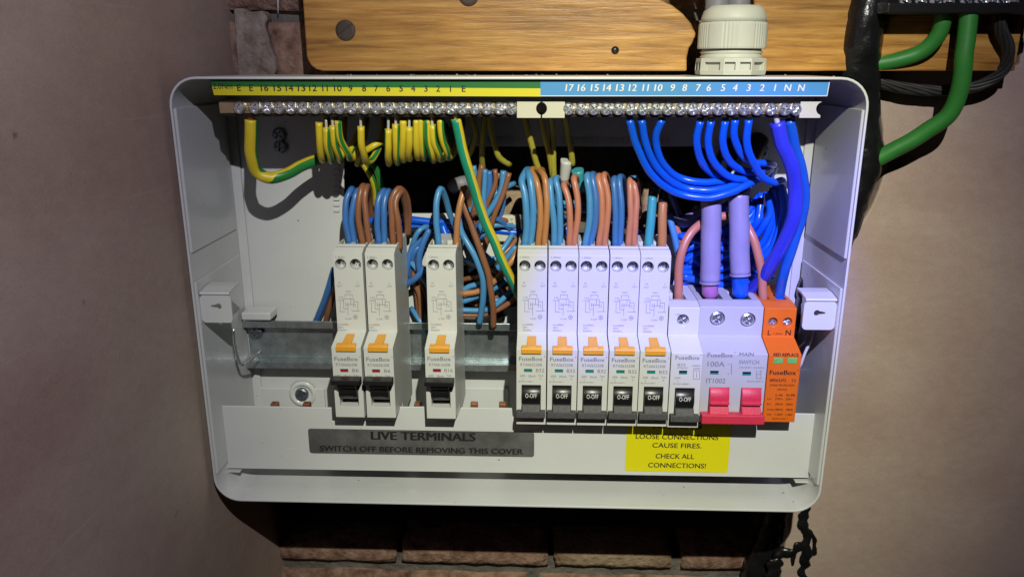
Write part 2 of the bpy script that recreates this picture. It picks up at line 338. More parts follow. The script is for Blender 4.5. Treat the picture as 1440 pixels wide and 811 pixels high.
zj = P(740, 803, BYB).z                                   # the mortar joint near the photograph's foot
zm = P(400, 15, BYB).z; zm2 = P(400, 31, BYB).z           # and the one beside the board
xb = [P(x, 790, BYB).x for x in (405, 556, 566, 770, 780, 944, 960, 1180)]
rows = [(r, zj+5+75*r) for r in (-1, 0)]+[(5+k, zm+75*k if k >= 0 else zm2-65) for k in range(-1, 4)]
for r, z0 in rows:
    if r == 0: spans = [(xb[0]-70, xb[1]), (xb[2], xb[3]), (xb[4], xb[5]), (xb[6], xb[7]+40)]
    else:
        off = -330+(107 if r % 2 else 0); spans = [(off+k*225, off+k*225+215) for k in range(4)]
    for k, (a, b) in enumerate(spans):
        if z0+65 > CZ0 and z0 < CZ1 and b > CX0 and a < CX1: continue
        rough_brick(a, b, z0, z0+65 if r else ZC+(-1.5, .8, -.6, .3)[k], BYB, 60, r*10+k).build('brick', 'brickpale' if r == 0 and k == 2 else 'brick', wall)
a = P(702, 303, 30); b = P(737, 265, 30)
rough_brick(a.x-3, b.x+3, a.z-6, b.z+2, 24, 60, 77).build('brick', 'brickpale', wall)
a = P(902, 330, 30); b = P(940, 262, 30)
rough_brick(a.x, b.x, a.z, b.z, 26, 60, 78).build('brick', 'brickpale', wall)

def jag(pts, step=7, amp=1.2, seed=1):
    rnd = random.Random(seed); out = []
    for i, p in enumerate(pts):
        q = pts[(i+1) % len(pts)]; L = math.hypot(q[0]-p[0], q[1]-p[1]); n = int(L/step) if p[2] else 1; n = max(1, n)
        for k in range(n):
            t = k/n; j = amp if p[2] and k else 0; out.append((p[0]+(q[0]-p[0])*t+rnd.uniform(-j, j), p[1]+(q[1]-p[1])*t+rnd.uniform(-j, j)))
    return out
XZ = lambda x, y, Y=0: (P(x, y, Y).x, P(x, y, Y).z)
XW = -195.6
n_y, n_z = 60, 30; mb = MB(); vs = []
for jz in range(n_z+1):
    for iy in range(n_y+1):
        y = BYB+6-iy*16; z = 420-jz*37; vs.append((XW+1.6*noise.noise(Vector((y*.011, z*.011, 3)))*min(1, max(0, (-y-60)/60))+(.5*noise.noise(Vector((y*.05, z*.05, 9))) if iy > 7 else 0), y, z))
W2 = n_y+1
mb.add(vs, [(a*W2+b, a*W2+b+1, (a+1)*W2+b+1, (a+1)*W2+b) for a in range(n_z) for b in range(n_y)], 0, True)
mb.box(XW-40, XW-3, BYB+6-n_y*16, BYB+6, 420-n_z*37, 420)
tag(mb.build('plaster_wall', 'plaster'), 'pinkish brown plastered side wall left of the white enclosure', kind='structure')
r1 = XZ(1100, 811); r2 = XZ(1108, 720); r3 = XZ(1226, 290); r3b = XZ(1166, 380); r4 = XZ(1236, 92); r5 = XZ(1434, 92); r6 = XZ(1438, 0)
o = jag([(900, 420, 0), (r6[0], 420, 1), (r6[0], r6[1], 1), (r5[0], r5[1], 1), (r4[0]-4, r4[1], 1), (r3[0]+6, r3[1]+25, 1), (r3[0], r3[1], 1), (r3b[0], r3b[1], 1), (r2[0], r2[1]+20, 1), (r2[0], r2[1], 1), (r1[0]-1, r1[1], 1), (r1[0], -700, 0), (900, -700, 0)], seed=3)
mb = MB().slab(o, 0, 31.5); tag(mb.build('plaster_wall', 'plaster', bevel=1.2), 'pale brown plastered wall right of the white enclosure', kind='structure')
# the torn old plaster between the left plaster edge and the board
a = XZ(344, -60, 4); b = XZ(432, 112, 4)
o = jag([(*XZ(x, y, 20), f) for x, y, f in ((328, 12, 1), (352, 17, 1), (370, 15, 1), (376, 27, 1), (372, 36, 1), (379, 60, 1), (387, 82, 1), (384, 130, 0), (336, 130, 0))], 4, 1.3, 5)
mb = MB().slab(o, 20, 31.5); tag(mb.build('old_plaster_patch', 'patch', bevel=1), kind='structure')
drip = MB().tube([P(390, -10, 24), P(391, 6, 24), P(391, 20, 24)], .8, rad=lambda t: 1.4-1.1*t)
tag(drip.build('paint_drip', 'whitesheath'), 'thin white paint drip on the brick beside the wooden board', 'paint drip')

# ------------------------------------------------------------------ screws (one mesh each kind)
def screw_mesh(name, r, h, m, slot=False):
    prof = [(r*.96, 0), (r, -h*.35), (r*.94, -h*.75), (r*.72, -h), (r*.05, -h*1.08)]
    b = MB().lathe(prof, (0, 0, 0), n=20); t = r*.13
    if slot: cs = [MB().box(-r*1.2, r*1.2, -h*2, -h*.55, -t, t)]
    else: cs = [MB().box(-r*.66, r*.66, -h*2, -h*.35, -t*1.1, t*1.1), MB().box(-t*1.1, t*1.1, -h*2.1, -h*.3, -r*.66, r*.66)]
    x = boolean(b, cs, [m]); x.s = [len(f) <= 4 for f in x.f]
    me = bpy.data.meshes.new(name); me.from_pydata([v*K for v in x.v], [], x.f); me.materials.append(W[m]); return me
S_TERM = screw_mesh('terminal_screw', 3.25, 2.6, 'zinc')
S_MOUNT = screw_mesh('mounting_screw', 4.6, 2.4, 'zincdull')
S_BLACK = screw_mesh('dark_screw', 4.2, 2.2, 'zincdull')
W['rust'] = mat('rusty_screw', (.07, .05, .04), .6, metal=.4, var=.3)
S_WOOD = screw_mesh('wood_screw', 5.7, 1.1, 'rust', True)
S_DEEP = screw_mesh('recessed_screw', 2.7, 1.5, 'zinc')
S_BIG = screw_mesh('large_terminal_screw', 3.9, 2.0, 'zinc')
def put(name, me, p, parent, origin=(0, 0, 0), rot=None, label=None):
    o = bpy.data.objects.new(name, me); COL.objects.link(o); o.parent = parent
    o.location = (Vector(p)-Vector(origin))*K; o.rotation_euler = (0, random.uniform(0, 1.5) if rot is None else rot, 0)
    if label: o['label'] = label
    return o

# ------------------------------------------------------------------ wooden board, old earth block, gland
zb = P(700, 100, -22).z; x0 = P(429, 50, -22).x; x1 = P(1436, 50, -22).x
O = (0, -11, zb); board = MB()
nt_ = [XZ(x, y, -22) for x, y in ((1066, 101), (1064, 50), (1060, 0), (1040, -90), (960, -90), (918, -20), (930, 0), (946, 8), (960, 19), (972, 33), (979, 48), (976, 58), (969, 68), (966, 82), (966, 101))]
nt_[0] = (nt_[0][0], zb); nt_[-1] = (nt_[-1][0], zb)
ol = [(x1, 300), (x0, 300), (x0, zb+9)]+[(x0+9-9*math.cos(t), zb+9-9*math.sin(t)) for t in (.3, .7, 1.1, 1.57)]+nt_[::-1]+[(x1, zb)]
board.slab(ol, -22, 24.5); bo = board.build('wooden_board', 'wood', origin=O, bevel=.9)
tag(bo, 'varnished wooden board screwed to the wall above the white enclosure', 'board')
put('screw', S_WOOD, P(486, 43, -22), bo, O, -.7); put('screw', S_WOOD, P(659, -6, -22), bo, O, .4)
mb = MB().lathe([(2.2, .4), (2.2, -.25), (.2, -.3)], P(865, 71, -22), n=12); mb.build('nail_head', 'black', bo, O)

O = P(1340, 20, -40); eb = empty('earth_terminal_block', O)
tag(eb, 'black old earth terminal block with silver screws, above three cables', 'terminal block')
p0 = P(1243, 20, -40); p1 = P(1470, 20, -40)
mb = MB().prism([(-22, p0.z), (-44, p0.z), (-44, p0.z+5), (-40, p0.z+7), (-40, p0.z+24), (-22, p0.z+24)], p0.x, p1.x); mb.build('block', 'black', eb, O, bevel=.6)
for i, x in enumerate((1271, 1293, 1313, 1332, 1356, 1376, 1392, 1405, 1422)):
    put('screw', S_TERM, P(x, 5, -41), eb, O)

def cable(name, pts, r, m, label, cat='cable', group=None, stripe=None, n=14, tip=None, conductor=None, rad=None, bump=0):
    "a wire given by (px, py, Y) points: one thing"
    if cat == 'wire' and 160 < pts[0][1] < 190 and pts[0][2] < -49:
        pts = [(x, y, Y-(9, 6, 3)[i]) if i < 3 else (x, y, Y) for i, (x, y, Y) in enumerate(pts)]
    w = [P(*p) for p in pts]; O = w[0]; mats = [m]+([stripe[0]] if stripe else [])
    mb = MB().tube(w, r, 0, n, 2.5, (1, *stripe[1:]) if stripe else None, rad=rad)
    o = mb.build(name, mats, origin=O); tag(o, label, cat, group)
    if conductor:
        a = w[0]; d = (w[0]-w[1]).normalized()
        MB().tube([a-d*1, a+d*conductor*.5, a+d*conductor*1.25], r*.38, 0, 8).build('conductor', 'tinned', o, O)
    return o
cable('earth_cable', [(1328, 16, -32), (1326, 30, -32), (1318, 52, -30), (1297, 72, -26), (1262, 84, -22), (1225, 92, -18), (1190, 98, -14)], 4.4, 'dkgrn', 'slim green earth cable with yellow stripe bending behind the taped cable', stripe=('yel', 150, 45, .5))
cable('earth_cable', [(1363, 14, -38), (1360, 40, -38), (1355, 80, -38), (1350, 125, -36), (1336, 160, -32), (1300, 187, -26), (1255, 212, -20), (1200, 243, -14), (1150, 270, -10)], 4.7, 'dkgrn', 'thick green earth cable running from black block to enclosure side')
w = [P(*p) for p in [(1403, 16, -34), (1407, 40, -32), (1418, 72, -28), (1409, 100, -22), (1375, 121, -16), (1330, 128, -13), (1280, 125, -12), (1235, 117, -11), (1190, 110, -11)]]
O = w[0]; cc = MB(); path = spline(w, 2.2)
for s in range(7):
    pts = []
    for i, p in enumerate(path):
        T = (path[min(i+1, len(path)-1)]-path[max(i-1, 0)]).normalized(); R = Vector((0, -1, 0)); R = (R-T*R.dot(T)).normalized(); B = T.cross(R)
        a = s*2*math.pi/7+i*.16; pts.append(p+(R*math.cos(a)+B*math.sin(a))*2.2)
    cc.tube(pts, 1.15, 0, 6, 6)
W['strand'] = mat('tarnished_strand', (.06, .057, .055), .55, metal=.5, bump=.4, bscale=300, var=.3)
tag(cc.build('stranded_cable', 'strand', origin=O), 'bare twisted dark grey stranded cable hooking down from the black block', 'cable')

# taped supply cable (black) going down behind the right side
w = [P(*p) for p in [(1228, -60, -20), (1222, 0, -20), (1212, 60, -20), (1209, 130, -13), (1212, 220, -13), (1188, 300, -12), (1150, 400, -12), (1120, 600, -2), (1088, 740, 16), (1066, 800, 18), (1060, 870, 18)]]
O = w[0]; tb = MB(); path = spline(w, 3); dist = 0; n = 18; T = []
for i, p in enumerate(path):
    if i: dist += (p-path[i-1]).length
    t = (path[min(i+1, len(path)-1)]-path[max(i-1, 0)]).normalized(); R = Vector((0, -1, 0)); R = (R-t*R.dot(t)).normalized(); B = t.cross(R)
    for k in range(n):
        a = 2*math.pi*k/n; wrap = ((dist/17+k/n) % 1); rr = 10.3+1.0*wrap+1.3*noise.noise(Vector((dist*.06, math.cos(a), math.sin(a))))
        tb.v.append(p+(R*math.cos(a)+B*math.sin(a))*rr)
for i in range(len(path)-1):
    for k in range(n): tb.f.append([i*n+k, (i+1)*n+k, (i+1)*n+(k+1) % n, i*n+(k+1) % n]); tb.m.append(0); tb.s.append(True)
tag(tb.build('taped_cable', 'tape', origin=O), 'fat black tape wrapped supply cable running down behind the right side', 'cable')
# ragged tape and bitumen on the plaster edge below
rb = MB(); rnd = random.Random(4)
def lumpy(pts, r, seed):
    path = [p+noise.noise_vector(p*.13+Vector((seed, 5, 0)))*1.8 for p in spline([P(*p) for p in pts], 1.5)]; vs = []; n = 12
    for i, p in enumerate(path):
        t = (path[min(i+1, len(path)-1)]-path[max(i-1, 0)]).normalized(); R = Vector((0, -1, 0)); R = (R-t*R.dot(t)).normalized(); B = t.cross(R); e = min(1, i/3, (len(path)-1-i)/3)
        for k in range(n):
            a = 2*math.pi*k/n; d = R*math.cos(a)*.5+B*math.sin(a); q = p+d*r; f = 1.0+.9*noise.noise(q*.14+Vector((seed*7, 0, 0)))+.45*noise.noise(q*.31)
            vs.append(p+d*r*max(.15, f)*(e*.9+.1))
    rb.add(vs, [(i*n+k, (i+1)*n+k, (i+1)*n+(k+1) % n, i*n+(k+1) % n) for i in range(len(path)-1) for k in range(n)], 0, True)
lumpy([(1131, 705, 0), (1128, 735, 0), (1133, 765, 0), (1130, 795, 0), (1133, 840, 0)], 3.4, 1)
lumpy([(1133, 762, 0), (1118, 771, 0), (1102, 779, 0), (1088, 786, 1)], 3.6, 2)
lumpy([(1096, 783, 0), (1086, 800, 0), (1080, 840, 0)], 5.2, 3)
lumpy([(1122, 775, 0), (1113, 788, 0), (1116, 803, 0)], 1.5, 4)
lumpy([(1140, 745, 0), (1143, 765, 0), (1140, 785, 0)], 1.6, 5)
tag(rb.build('bitumen_smear', 'tape', origin=P(1120, 760, 0)), 'ragged black tar smear on the plaster edge below the enclosure', 'tar')

# cable gland on the top of the unit
gy = -40; gc = P(1026, 103, gy); gc.z = -6.2; O = gc.copy(); u = mmpx(1026, 60, gy)
gl = empty('cable_gland', O); tag(gl, 'large pale grey ribbed cable gland standing on top of the enclosure', 'cable gland')
R = 100*u/2/1.04; H = 93*u
hexm = MB(); n = 72; prof = []
z0, z1 = H*.30, H*.70
def ring(zf, rf, m=MB()): pass
def ribbed(mb, z0, z1, R, n=120):
    vs = []
    for z, s in ((z0, .985), (z0+.8, 1), (z1-1.2, 1), (z1, .95)):
        for k in range(n):
            a = 2*math.pi*k/n; hx = math.cos(math.pi/10)/math.cos((a % (math.pi/5))-math.pi/10)
            rr = R*s*(.955+.045*hx)*(1-(.014 if k % 2 else 0)*(1 if (k//9) % 2 else 0)); vs.append(gc+Vector((rr*math.cos(a), rr*math.sin(a), z)))
    fs = [(i*n+k, i*n+(k+1) % n, (i+1)*n+(k+1) % n, (i+1)*n+k) for i in range(3) for k in range(n)]+[tuple(range(n)), tuple(3*n+k for k in range(n))]
    mb.add(vs, fs)
mb = MB(); ribbed(mb, H*.38, H*.76, R*.99); mb.lathe([(R*.94, H*.76), (R*.93, H*.83), (R*.87, H*.92), (R*.76, H*.99), (R*.60, H*1.0), (R*.58, H*.93)], gc, 'z', 40)
mb.build('cap', 'gland', gl, O)
mb = MB().lathe([(R*.86, H*.22), (R*.90, H*.27), (R*.86, H*.285), (R*.86, H*.31), (R*.91, H*.325), (R*.86, H*.35), (R*.84, H*.40)], gc, 'z', 40); mb.build('thread', 'gland', gl, O)
base = MB().lathe([(R*1.02, 0), (R*1.04, H*.06), (R*1.02, H*.24), (R*.9, H*.25)], gc, 'z', 8, smooth=False, phase=math.pi/8)
cuts = []
for a in range(8):
    t = a*math.pi/4; d = Vector((math.cos(t), math.sin(t), 0)); s = Vector((-d.y, d.x, 0))
    for q in (-.42, .42) if a % 2 == 0 else (0,):
        wd = R*.15 if a % 2 == 0 else R*.26; c = gc+d*R*.98+s*R*q*.52; e = []
        for zz in (H*.07, H*.185): e += [c+s*wd+Vector((0, 0, zz))-d*R*.14, c-s*wd+Vector((0, 0, zz))-d*R*.14, c-s*wd+d*R*.3+Vector((0, 0, zz)), c+s*wd+d*R*.3+Vector((0, 0, zz))]
        cuts.append(MB().hexa(e[:4], e[4:]))
boolean(base, cuts, []).build('base_nut', 'gland', gl, O, bevel=.25)
for x, l in ((1007, 'left'), (1037, 'right')):
    c = P(x, 14, gy); w = [c+Vector((0, 0, -8)), c+Vector((0, 0, 6)), c+Vector((-6 if l == 'left' else -3, 2, 25)), c+Vector((-20, 3, 60))]
    tag(MB().tube(w, 6.2, 0, 20).build('sheathed_cable', 'grey', origin=w[0]), f'{l} one of two grey sheathed cables rising from the pale gland', 'cable', 'cables in the gland')

# ------------------------------------------------------------------ the enclosure
X0, X1, ZT, ZB, YF = -192.6, 164.3, -6.8, -252.2, -76
O = ((X0+X1)/2, 0, ZB); en = empty('consumer_unit_enclosure', O)
tag(en, 'open white metal consumer unit box holding the breakers and wiring', 'enclosure')
sh = MB(); rings = [(0, 0, .2), (0, YF+.5, 0), (-.06, YF+.12, 0), (-.18, YF, 0), (-1.15, YF, 0), (-1.25, YF+.12, 0), (-1.25, YF+.5, 0), (-1.25, -1.4, .2)]
N_ = 0
for off, y, tp in rings:
    o = rrect(X0-off*1+tp*0+0, X1+off, ZB-off, ZT+off, 15+off, 8); N_ = len(o); sh.v += [Vector((x, y, z)) for x, z in o]
for i in range(len(rings)-1):
    for k in range(N_): sh.f.append([i*N_+k, i*N_+(k+1) % N_, (i+1)*N_+(k+1) % N_, (i+1)*N_+k]); sh.m.append(0); sh.s.append(True)
shell = sh.build('shell', 'paint', en, O)
# back panel with cable openings
hA = [XZ(484, 206, -1), XZ(984, 206, -1), XZ(1000, 214, -1), XZ(1000, 330, -1), XZ(745, 330, -1), XZ(742, 302, -1), XZ(640, 302, -1), XZ(640, 300, -1), XZ(484, 300, -1)]
hB = rrect(XZ(640, 0, -1)[0], XZ(672, 0, -1)[0], XZ(0, 440, -1)[1], XZ(0, 360, -1)[1], 2, 2)
hC = rrect(XZ(1050, 0, -1)[0], XZ(1075, 0, -1)[0], XZ(0, 375, -1)[1], XZ(0, 260, -1)[1], 2, 2)
bp = flat([rrect(X0+2, X1-2, ZB+2, ZT-2, 13, 6), hA, hB, hC], -1.4, 0)
bp.build('back_panel', 'paint', en, O)
# pressed side panels, gap near the back corner
zA = P(266, 357, YF).z; zB = P(271, 398, YF).z
for sx, xx in ((1, X0+1.25), (-1, X1-1.25)):
    for (za, zb_) in ((ZT-16, zA), (zB, ZB+17)):
        mb = MB(); e = [(xx, YF+1.5), (xx, -9), (xx+sx*1.0, -10), (xx+sx*1.0, YF+2.6)]
        mb.hexa([(x, y, za) for x, y in e], [(x, y, zb_) for x, y in e]); mb.build('side_liner', 'paint', en, O, bevel=.35)
    mb = MB(); mb.hexa(*[[(xx, -6, z), (xx, -1.4, z), (xx+sx*4.5, -1.4, z), (xx+sx*4.5, -3, z)] for z in (ZT-20, ZB+20)]); mb.build('corner_flange', 'paint', en, O, bevel=.3)
    # hook bracket
    bx = xx+sx*1; mb = MB(); a, b = (bx, bx+sx*17.5); zt = P(300, 411, -71).z; zl = P(300, 453, -71).z
    pl = boolean(MB().slab(rrect(min(a, b), max(a, b), zl, zt-1.5, 2.2, 4), -71.6, -70.2),
                 [MB().lathe([(1.7, -80), (1.7, -65)], ((a+b)/2+sx*1.5, 0, zt-8), n=14), MB().slab([((a+b)/2-sx*3, zt-7.5), ((a+b)/2, zt-6.9), ((a+b)/2, zt-9), ((a+b)/2-sx*3, zt-8.6)], -80, -65)], [])
    pl.prism([(-71.6, zt-1.6), (-72.5, zt-.6), (-71.8, zt+.3), (-63, zt+1.6), (-55, zt+1.6), (-55, zt+.4), (-63, zt+.4), (-70.2, zt-1.2)], min(a, b)+.4, max(a, b)-.4)
    pl.box(min(a, bx+sx*1.4), max(a, bx+sx*1.4), -70, -49, zl+2, zt-2)
    pl.build('hook_bracket', 'paint', en, O, bevel=.3)
    lo = [(P(328, 462, -50)), (P(331, 490, -48)), (P(341, 513, -44)), (P(366, 494, -30))] if sx == 1 else [P(1147, 460, -48), P(1135, 490, -48), P(1122, 517, -44), P(1112, 505, -36)]
    MB().tube(lo, .9, 0, 8).build('spring_clip', 'zinc' if sx == 1 else 'paint', en, O)
# ribs, moulded boss and mounting screws on the back panel
mb = MB()
for x in list(range(664, 722, 7))+list(range(788, 945, 7)): a = P(x, 203, -1.6); mb.box(a.x-.7, a.x+.7, -2.6, -1.5, a.z, a.z+3.6)
for y in range(232, 300, 8): a = P(474, y, -1.6); mb.box(a.x-2, a.x+1.6, -2.6, -1.5, a.z-.7, a.z+.7)
for y in range(240, 290, 8): a = P(1006, y, -1.6); mb.box(a.x-2, a.x+1.6, -2.6, -1.5, a.z-.7, a.z+.7)
r_ = mb.build('knockout_rib', 'paint', en, O); r_['kind'] = 'stuff'
for x, y in ((393, 189), (395, 206), (1066, 196), (1071, 213)): put('mounting_screw', S_BLACK, P(x, y, -2), en, O)
MB().lathe([(9.5, -1.3), (9, -2.6), (6.3, -3), (6, -1.9)], P(427, 552, -1.5)*1, n=32).build('boss', 'paint', en, O)
bs = P(427, 552, 0); 
put('mounting_screw', S_MOUNT, P(425, 553, -4), en, O)
for x0_, x1_, y0_, y1_ in ((345, 462, 545, 640), (640, 715, 545, 640)):
    a = P(x0_, y0_, -4); b = P(x1_, y1_, -4); MB().box(a.x, b.x, -3.6, -1.5, b.z, a.z).build('raised_panel', 'paint', en, O, bevel=.6)
# small printed white torque card behind the wires
a = P(693, 303, -6); b = P(727, 326, -6); cd_ = MB().box(a.x, b.x, -7, -5, b.z-6, a.z); cdo = cd_.build('torque_card', 'cream', en, O, bevel=.4)
mb = MB()
for i, s in enumerate(('1', '4', '2', 'W')): text(mb, s, 700+i*6.5, 309, -7.15, 3.4, 3); line(mb, 697+i*6.5, 314, 702+i*6.5, 314, -7.15, 1.2)
mb.build('lettering', 'inkdark', cdo, O)

# DIN rail
zr1 = P(400, 449, -14).z; zr0 = P(400, 516, -14).z; xa = P(345, 470, -14).x; xb_ = P(1118, 470, -14).x
rl = MB().prism([(-17, zr1), (-17, zr1-5), (-9, zr1-5.5), (-9, zr0+5.5), (-17, zr0+5), (-17, zr0), (-15.8, zr0), (-15.8, zr0+4), (-7.8, zr0+4.3), (-7.8, zr1-4.3), (-15.8, zr1-4), (-15.8, zr1)], xa, xb_)
hole = MB().lathe([(4.6, -30), (4.6, 0)], P(364, 483, -9), n=20)
rail = boolean(rl, [hole], []).build('din_rail', 'galv', en, O, bevel=.5)
sc = bpy.data.objects.new('screw', S_MOUNT); COL.objects.link(sc); sc.parent = rail; sc.location = (P(360, 466, -10.5)-Vector(O))*K
a = P(341, 449, -18); b = P(381, 438, -18)
MB().box(a.x, b.x, -20, -6, a.z, b.z-.3).build('rail_end_cap', 'paint', en, O, bevel=1)

# guard plate with notches and stickers
GY = -58.5
gp = [(288, 570), (466, 573), (467, 592), (553, 592), (562, 572), (596.5, 572), (598, 592), (640, 592), (648, 573), (720, 574), (721, 586), (1066, 589), (1108, 592)]
pass
gp += [(1112, 581), (1152, 582), (1144, 672), (313, 658)]
g = MB().slab([XZ(x, y, GY) for x, y in gp][::-1], GY, GY+1.3)
a = P(313, 658, GY); b = P(1144, 672, GY)
g.box(a.x+.3, b.x-.3, GY+.02, GY+22, a.z-.9, a.z+.02) if False else None
gpo = g.build('guard_plate', 'paint', en, O, bevel=.4)
for x, y in ((395, 661), (1110, 672)):
    pass
a = P(314, 660, GY); mb = MB().box(a.x, a.x+11, GY-1.5, GY+4, a.z-.8, a.z-.1); mb.box(P(1144, 672, GY).x-11, P(1144, 672, GY).x, GY-1.5, GY+4, a.z-.8, a.z-.1); mb.build('foot_lip', 'paint', en, O)
def sticker(name, pts, m, parent=gpo, Y=GY-.25, r=0):
    a = P(*pts[0], GY); b = P(*pts[1], GY); return MB().slab(rrect(a.x, b.x, b.z, a.z, 1.6, 4), Y, GY-.02).build(name, m, parent, O)
st = sticker('foil_sticker', ((433, 602), (751, 642)), 'foil')
tx = MB(); text(tx, 'LIVE TERMINALS', 595, 613, GY-.4, 12.5, 146, bold=.045); text(tx, 'SWITCH OFF BEFORE REMOVING THIS COVER', 592, 632.3, GY-.4, 8.4, 285, bold=.035)
tx.build('sticker_lettering', 'inkdark', st, O) if False else tx.build('lettering', 'inkdark', en, O)
st = sticker('warning_sticker', ((882, 589), (1023, 664)), 'yellowst')
# notch away what the plate does not carry: the sticker begins at the plate's notched top
tx = MB(); text(tx, 'WARNING', 951, 598, GY-.4, 10, 70, bold=.02)
for s, y, wd, x in (('LOOSE CONNECTIONS', 614, 116, 952), ('CAUSE FIRES.', 626, 69, 952), ('CHECK ALL', 641, 54, 949), ('CONNECTIONS!', 654, 81, 952)): text(tx, s, x, y, GY-.4, 7.4, wd, bold=.014)
tx.build('lettering', 'inkdark', en, O)

# printed label strips over the terminal bars
LY = -73.5
def strip(name, pts, m): return MB().slab([XZ(x, y, LY) for x, y in pts][::-1], LY, LY+.8)
e1 = MB().slab([XZ(x, y, LY) for x, y in ((296, 110), (760, 110), (760, 124.5), (298, 122))][::-1], LY, LY+.8, 0)
e1.slab([XZ(x, y, LY) for x, y in ((298, 122), (760, 124.5), (760, 136), (301, 134))][::-1], LY, LY+.8, 1); es = e1.build('earth_label', ['lgreen', 'lyellow'], en, O)
ns = MB().slab([XZ(x, y, LY) for x, y in ((760, 111), (1168, 112), (1163.5, 135.5), (760, 136))][::-1], LY, LY+.8); nso = ns.build('neutral_label', 'lblue', en, O)
bd = MB(); line(bd, 760, 135, 1163, 135, LY-.1, 1.1); line(bd, 1167, 112, 1163, 135, LY-.1, 1.1); bd.build('border', 'inkwhite', nso, O)
tx = MB(); text(tx, '2.0Nm', 313, 121, LY-.2, 8, 27)
for i, s in enumerate(['E', 'E', '16', '15', '14', '13', '12', '11', '10', '9', '8', '7', '6', '5', '4', '3', '2', '1', 'E']):
    x = [336, 353, 372, 390, 407, 424, 440, 457, 475, 493, 512, 529, 546, 564, 581, 599, 616, 633.5, 652][i]; text(tx, s, x, 123.5+.004*(x-336), LY-.2, 8.6, None if len(s) == 1 else (10.4 if s != '11' else 7.5), bold=.015)
tx.build('lettering', 'inkdark', es, O)
tx = MB()
for i, s in enumerate([str(k) for k in range(17, 0, -1)]+['N', 'N']):
    x = [801, 818, 836.5, 854, 872, 890, 908, 926, 946, 963, 982, 997, 1017, 1034, 1053, 1072, 1090, 1108, 1127][i]; text(tx, s, x, 123.5, LY-.2, 9.5, None if len(s) == 1 else (10.6 if s != '11' else 8), slant=.12, bold=.02)
tx.build('lettering', 'inkwhite', nso, O)

# terminal bars (separate things, bolted under the labels)
BY = -66
def bar(label, xs, xl, xr, clips):
    O = P((xl+xr)/2, 152, BY); e = empty('terminal_bar', O); tag(e, label, 'terminal bar', 'terminal bars')
    zt = P(700, 144, BY).z; zb = P(700, 160.5, BY).z; a = P(xl, 152, BY).x; b = P(xr, 152, BY).x
    MB().box(a, b, BY, BY+15, zb, zt).build('bar', 'brass', e, O, bevel=.4)
    MB().box(a+3, b-3, BY+.7, BY+15.5, zb-1.6, zb-.05).build('carrier', 'black', e, O, bevel=.2)
    for i, x in enumerate(xs):
        put('screw', S_TERM, P(x, 151.5+.003*(x-338), BY-.1), e, O)
        if i: xm = (P(x, 152, BY).x+P(xs[i-1], 152, BY).x)/2; MB().box(xm-.5, xm+.5, BY-1.0, BY-.03, zb+1.5, zt-.4).build('divider', 'brass', e, O)
    for cl in clips: cl(e, O)
    return e
def clip(x0, x1, nx, side):
    def f(e, O):
        a, b = XZ(x0, 143, BY-2), XZ(x1, 166, BY-2); base = MB().slab([(a[0], a[1]), (b[0], a[1]), (b[0], b[1]), (a[0], b[1])][::-1], BY-2.4, BY-1)
        c = P(nx, 152.5, BY); boolean(base, [MB().lathe([(3.4, BY-9), (3.4, BY+9)], (c.x, 0, c.z), n=20)], []).build('end_clip', 'cream', e, O, bevel=.3)
    return f
ex = [338, 360, 377, 393.6, 410, 427, 444.5, 461.7, 478.5, 496, 513.5, 530.5, 547.7, 565, 582, 599, 616, 634, 650.7, 668, 685, 702.6, 719]
nx = [799, 817, 834.7, 852, 869, 886.4, 904, 921.5, 939, 957, 974, 992, 1009.5, 1028, 1046, 1064, 1083.5, 1103, 1118.5]
bar('brass earth terminal bar with screws under the green and yellow label', ex, 308, 727, [clip(727, 760.3, 763, 1)])
bar('brass neutral terminal bar with screws under the blue label', nx, 792, 1128, [clip(762.5, 794, 760, -1), clip(1126, 1153, 1155, 1)])

# copper busbar glimpsed over the guard plate
O = P(500, 568, -46); bb = empty('copper_busbar', O); tag(bb, 'copper busbar whose square ends peek over the guard plate', 'busbar')
a = P(375, 575, -46); b = P(1100, 575, -46); MB().box(a.x, b.x, -47, -45.5, a.z-16, a.z-7).build('bar', 'copper', bb, O)
for x in (387, 432, 588, 667, 707):
    a = P(x, 570, -46); MB().box(a.x-2.2, a.x+2.2, -48.5, -44, a.z-9, a.z+2.2).build('prong', 'copper', bb, O, bevel=.5)

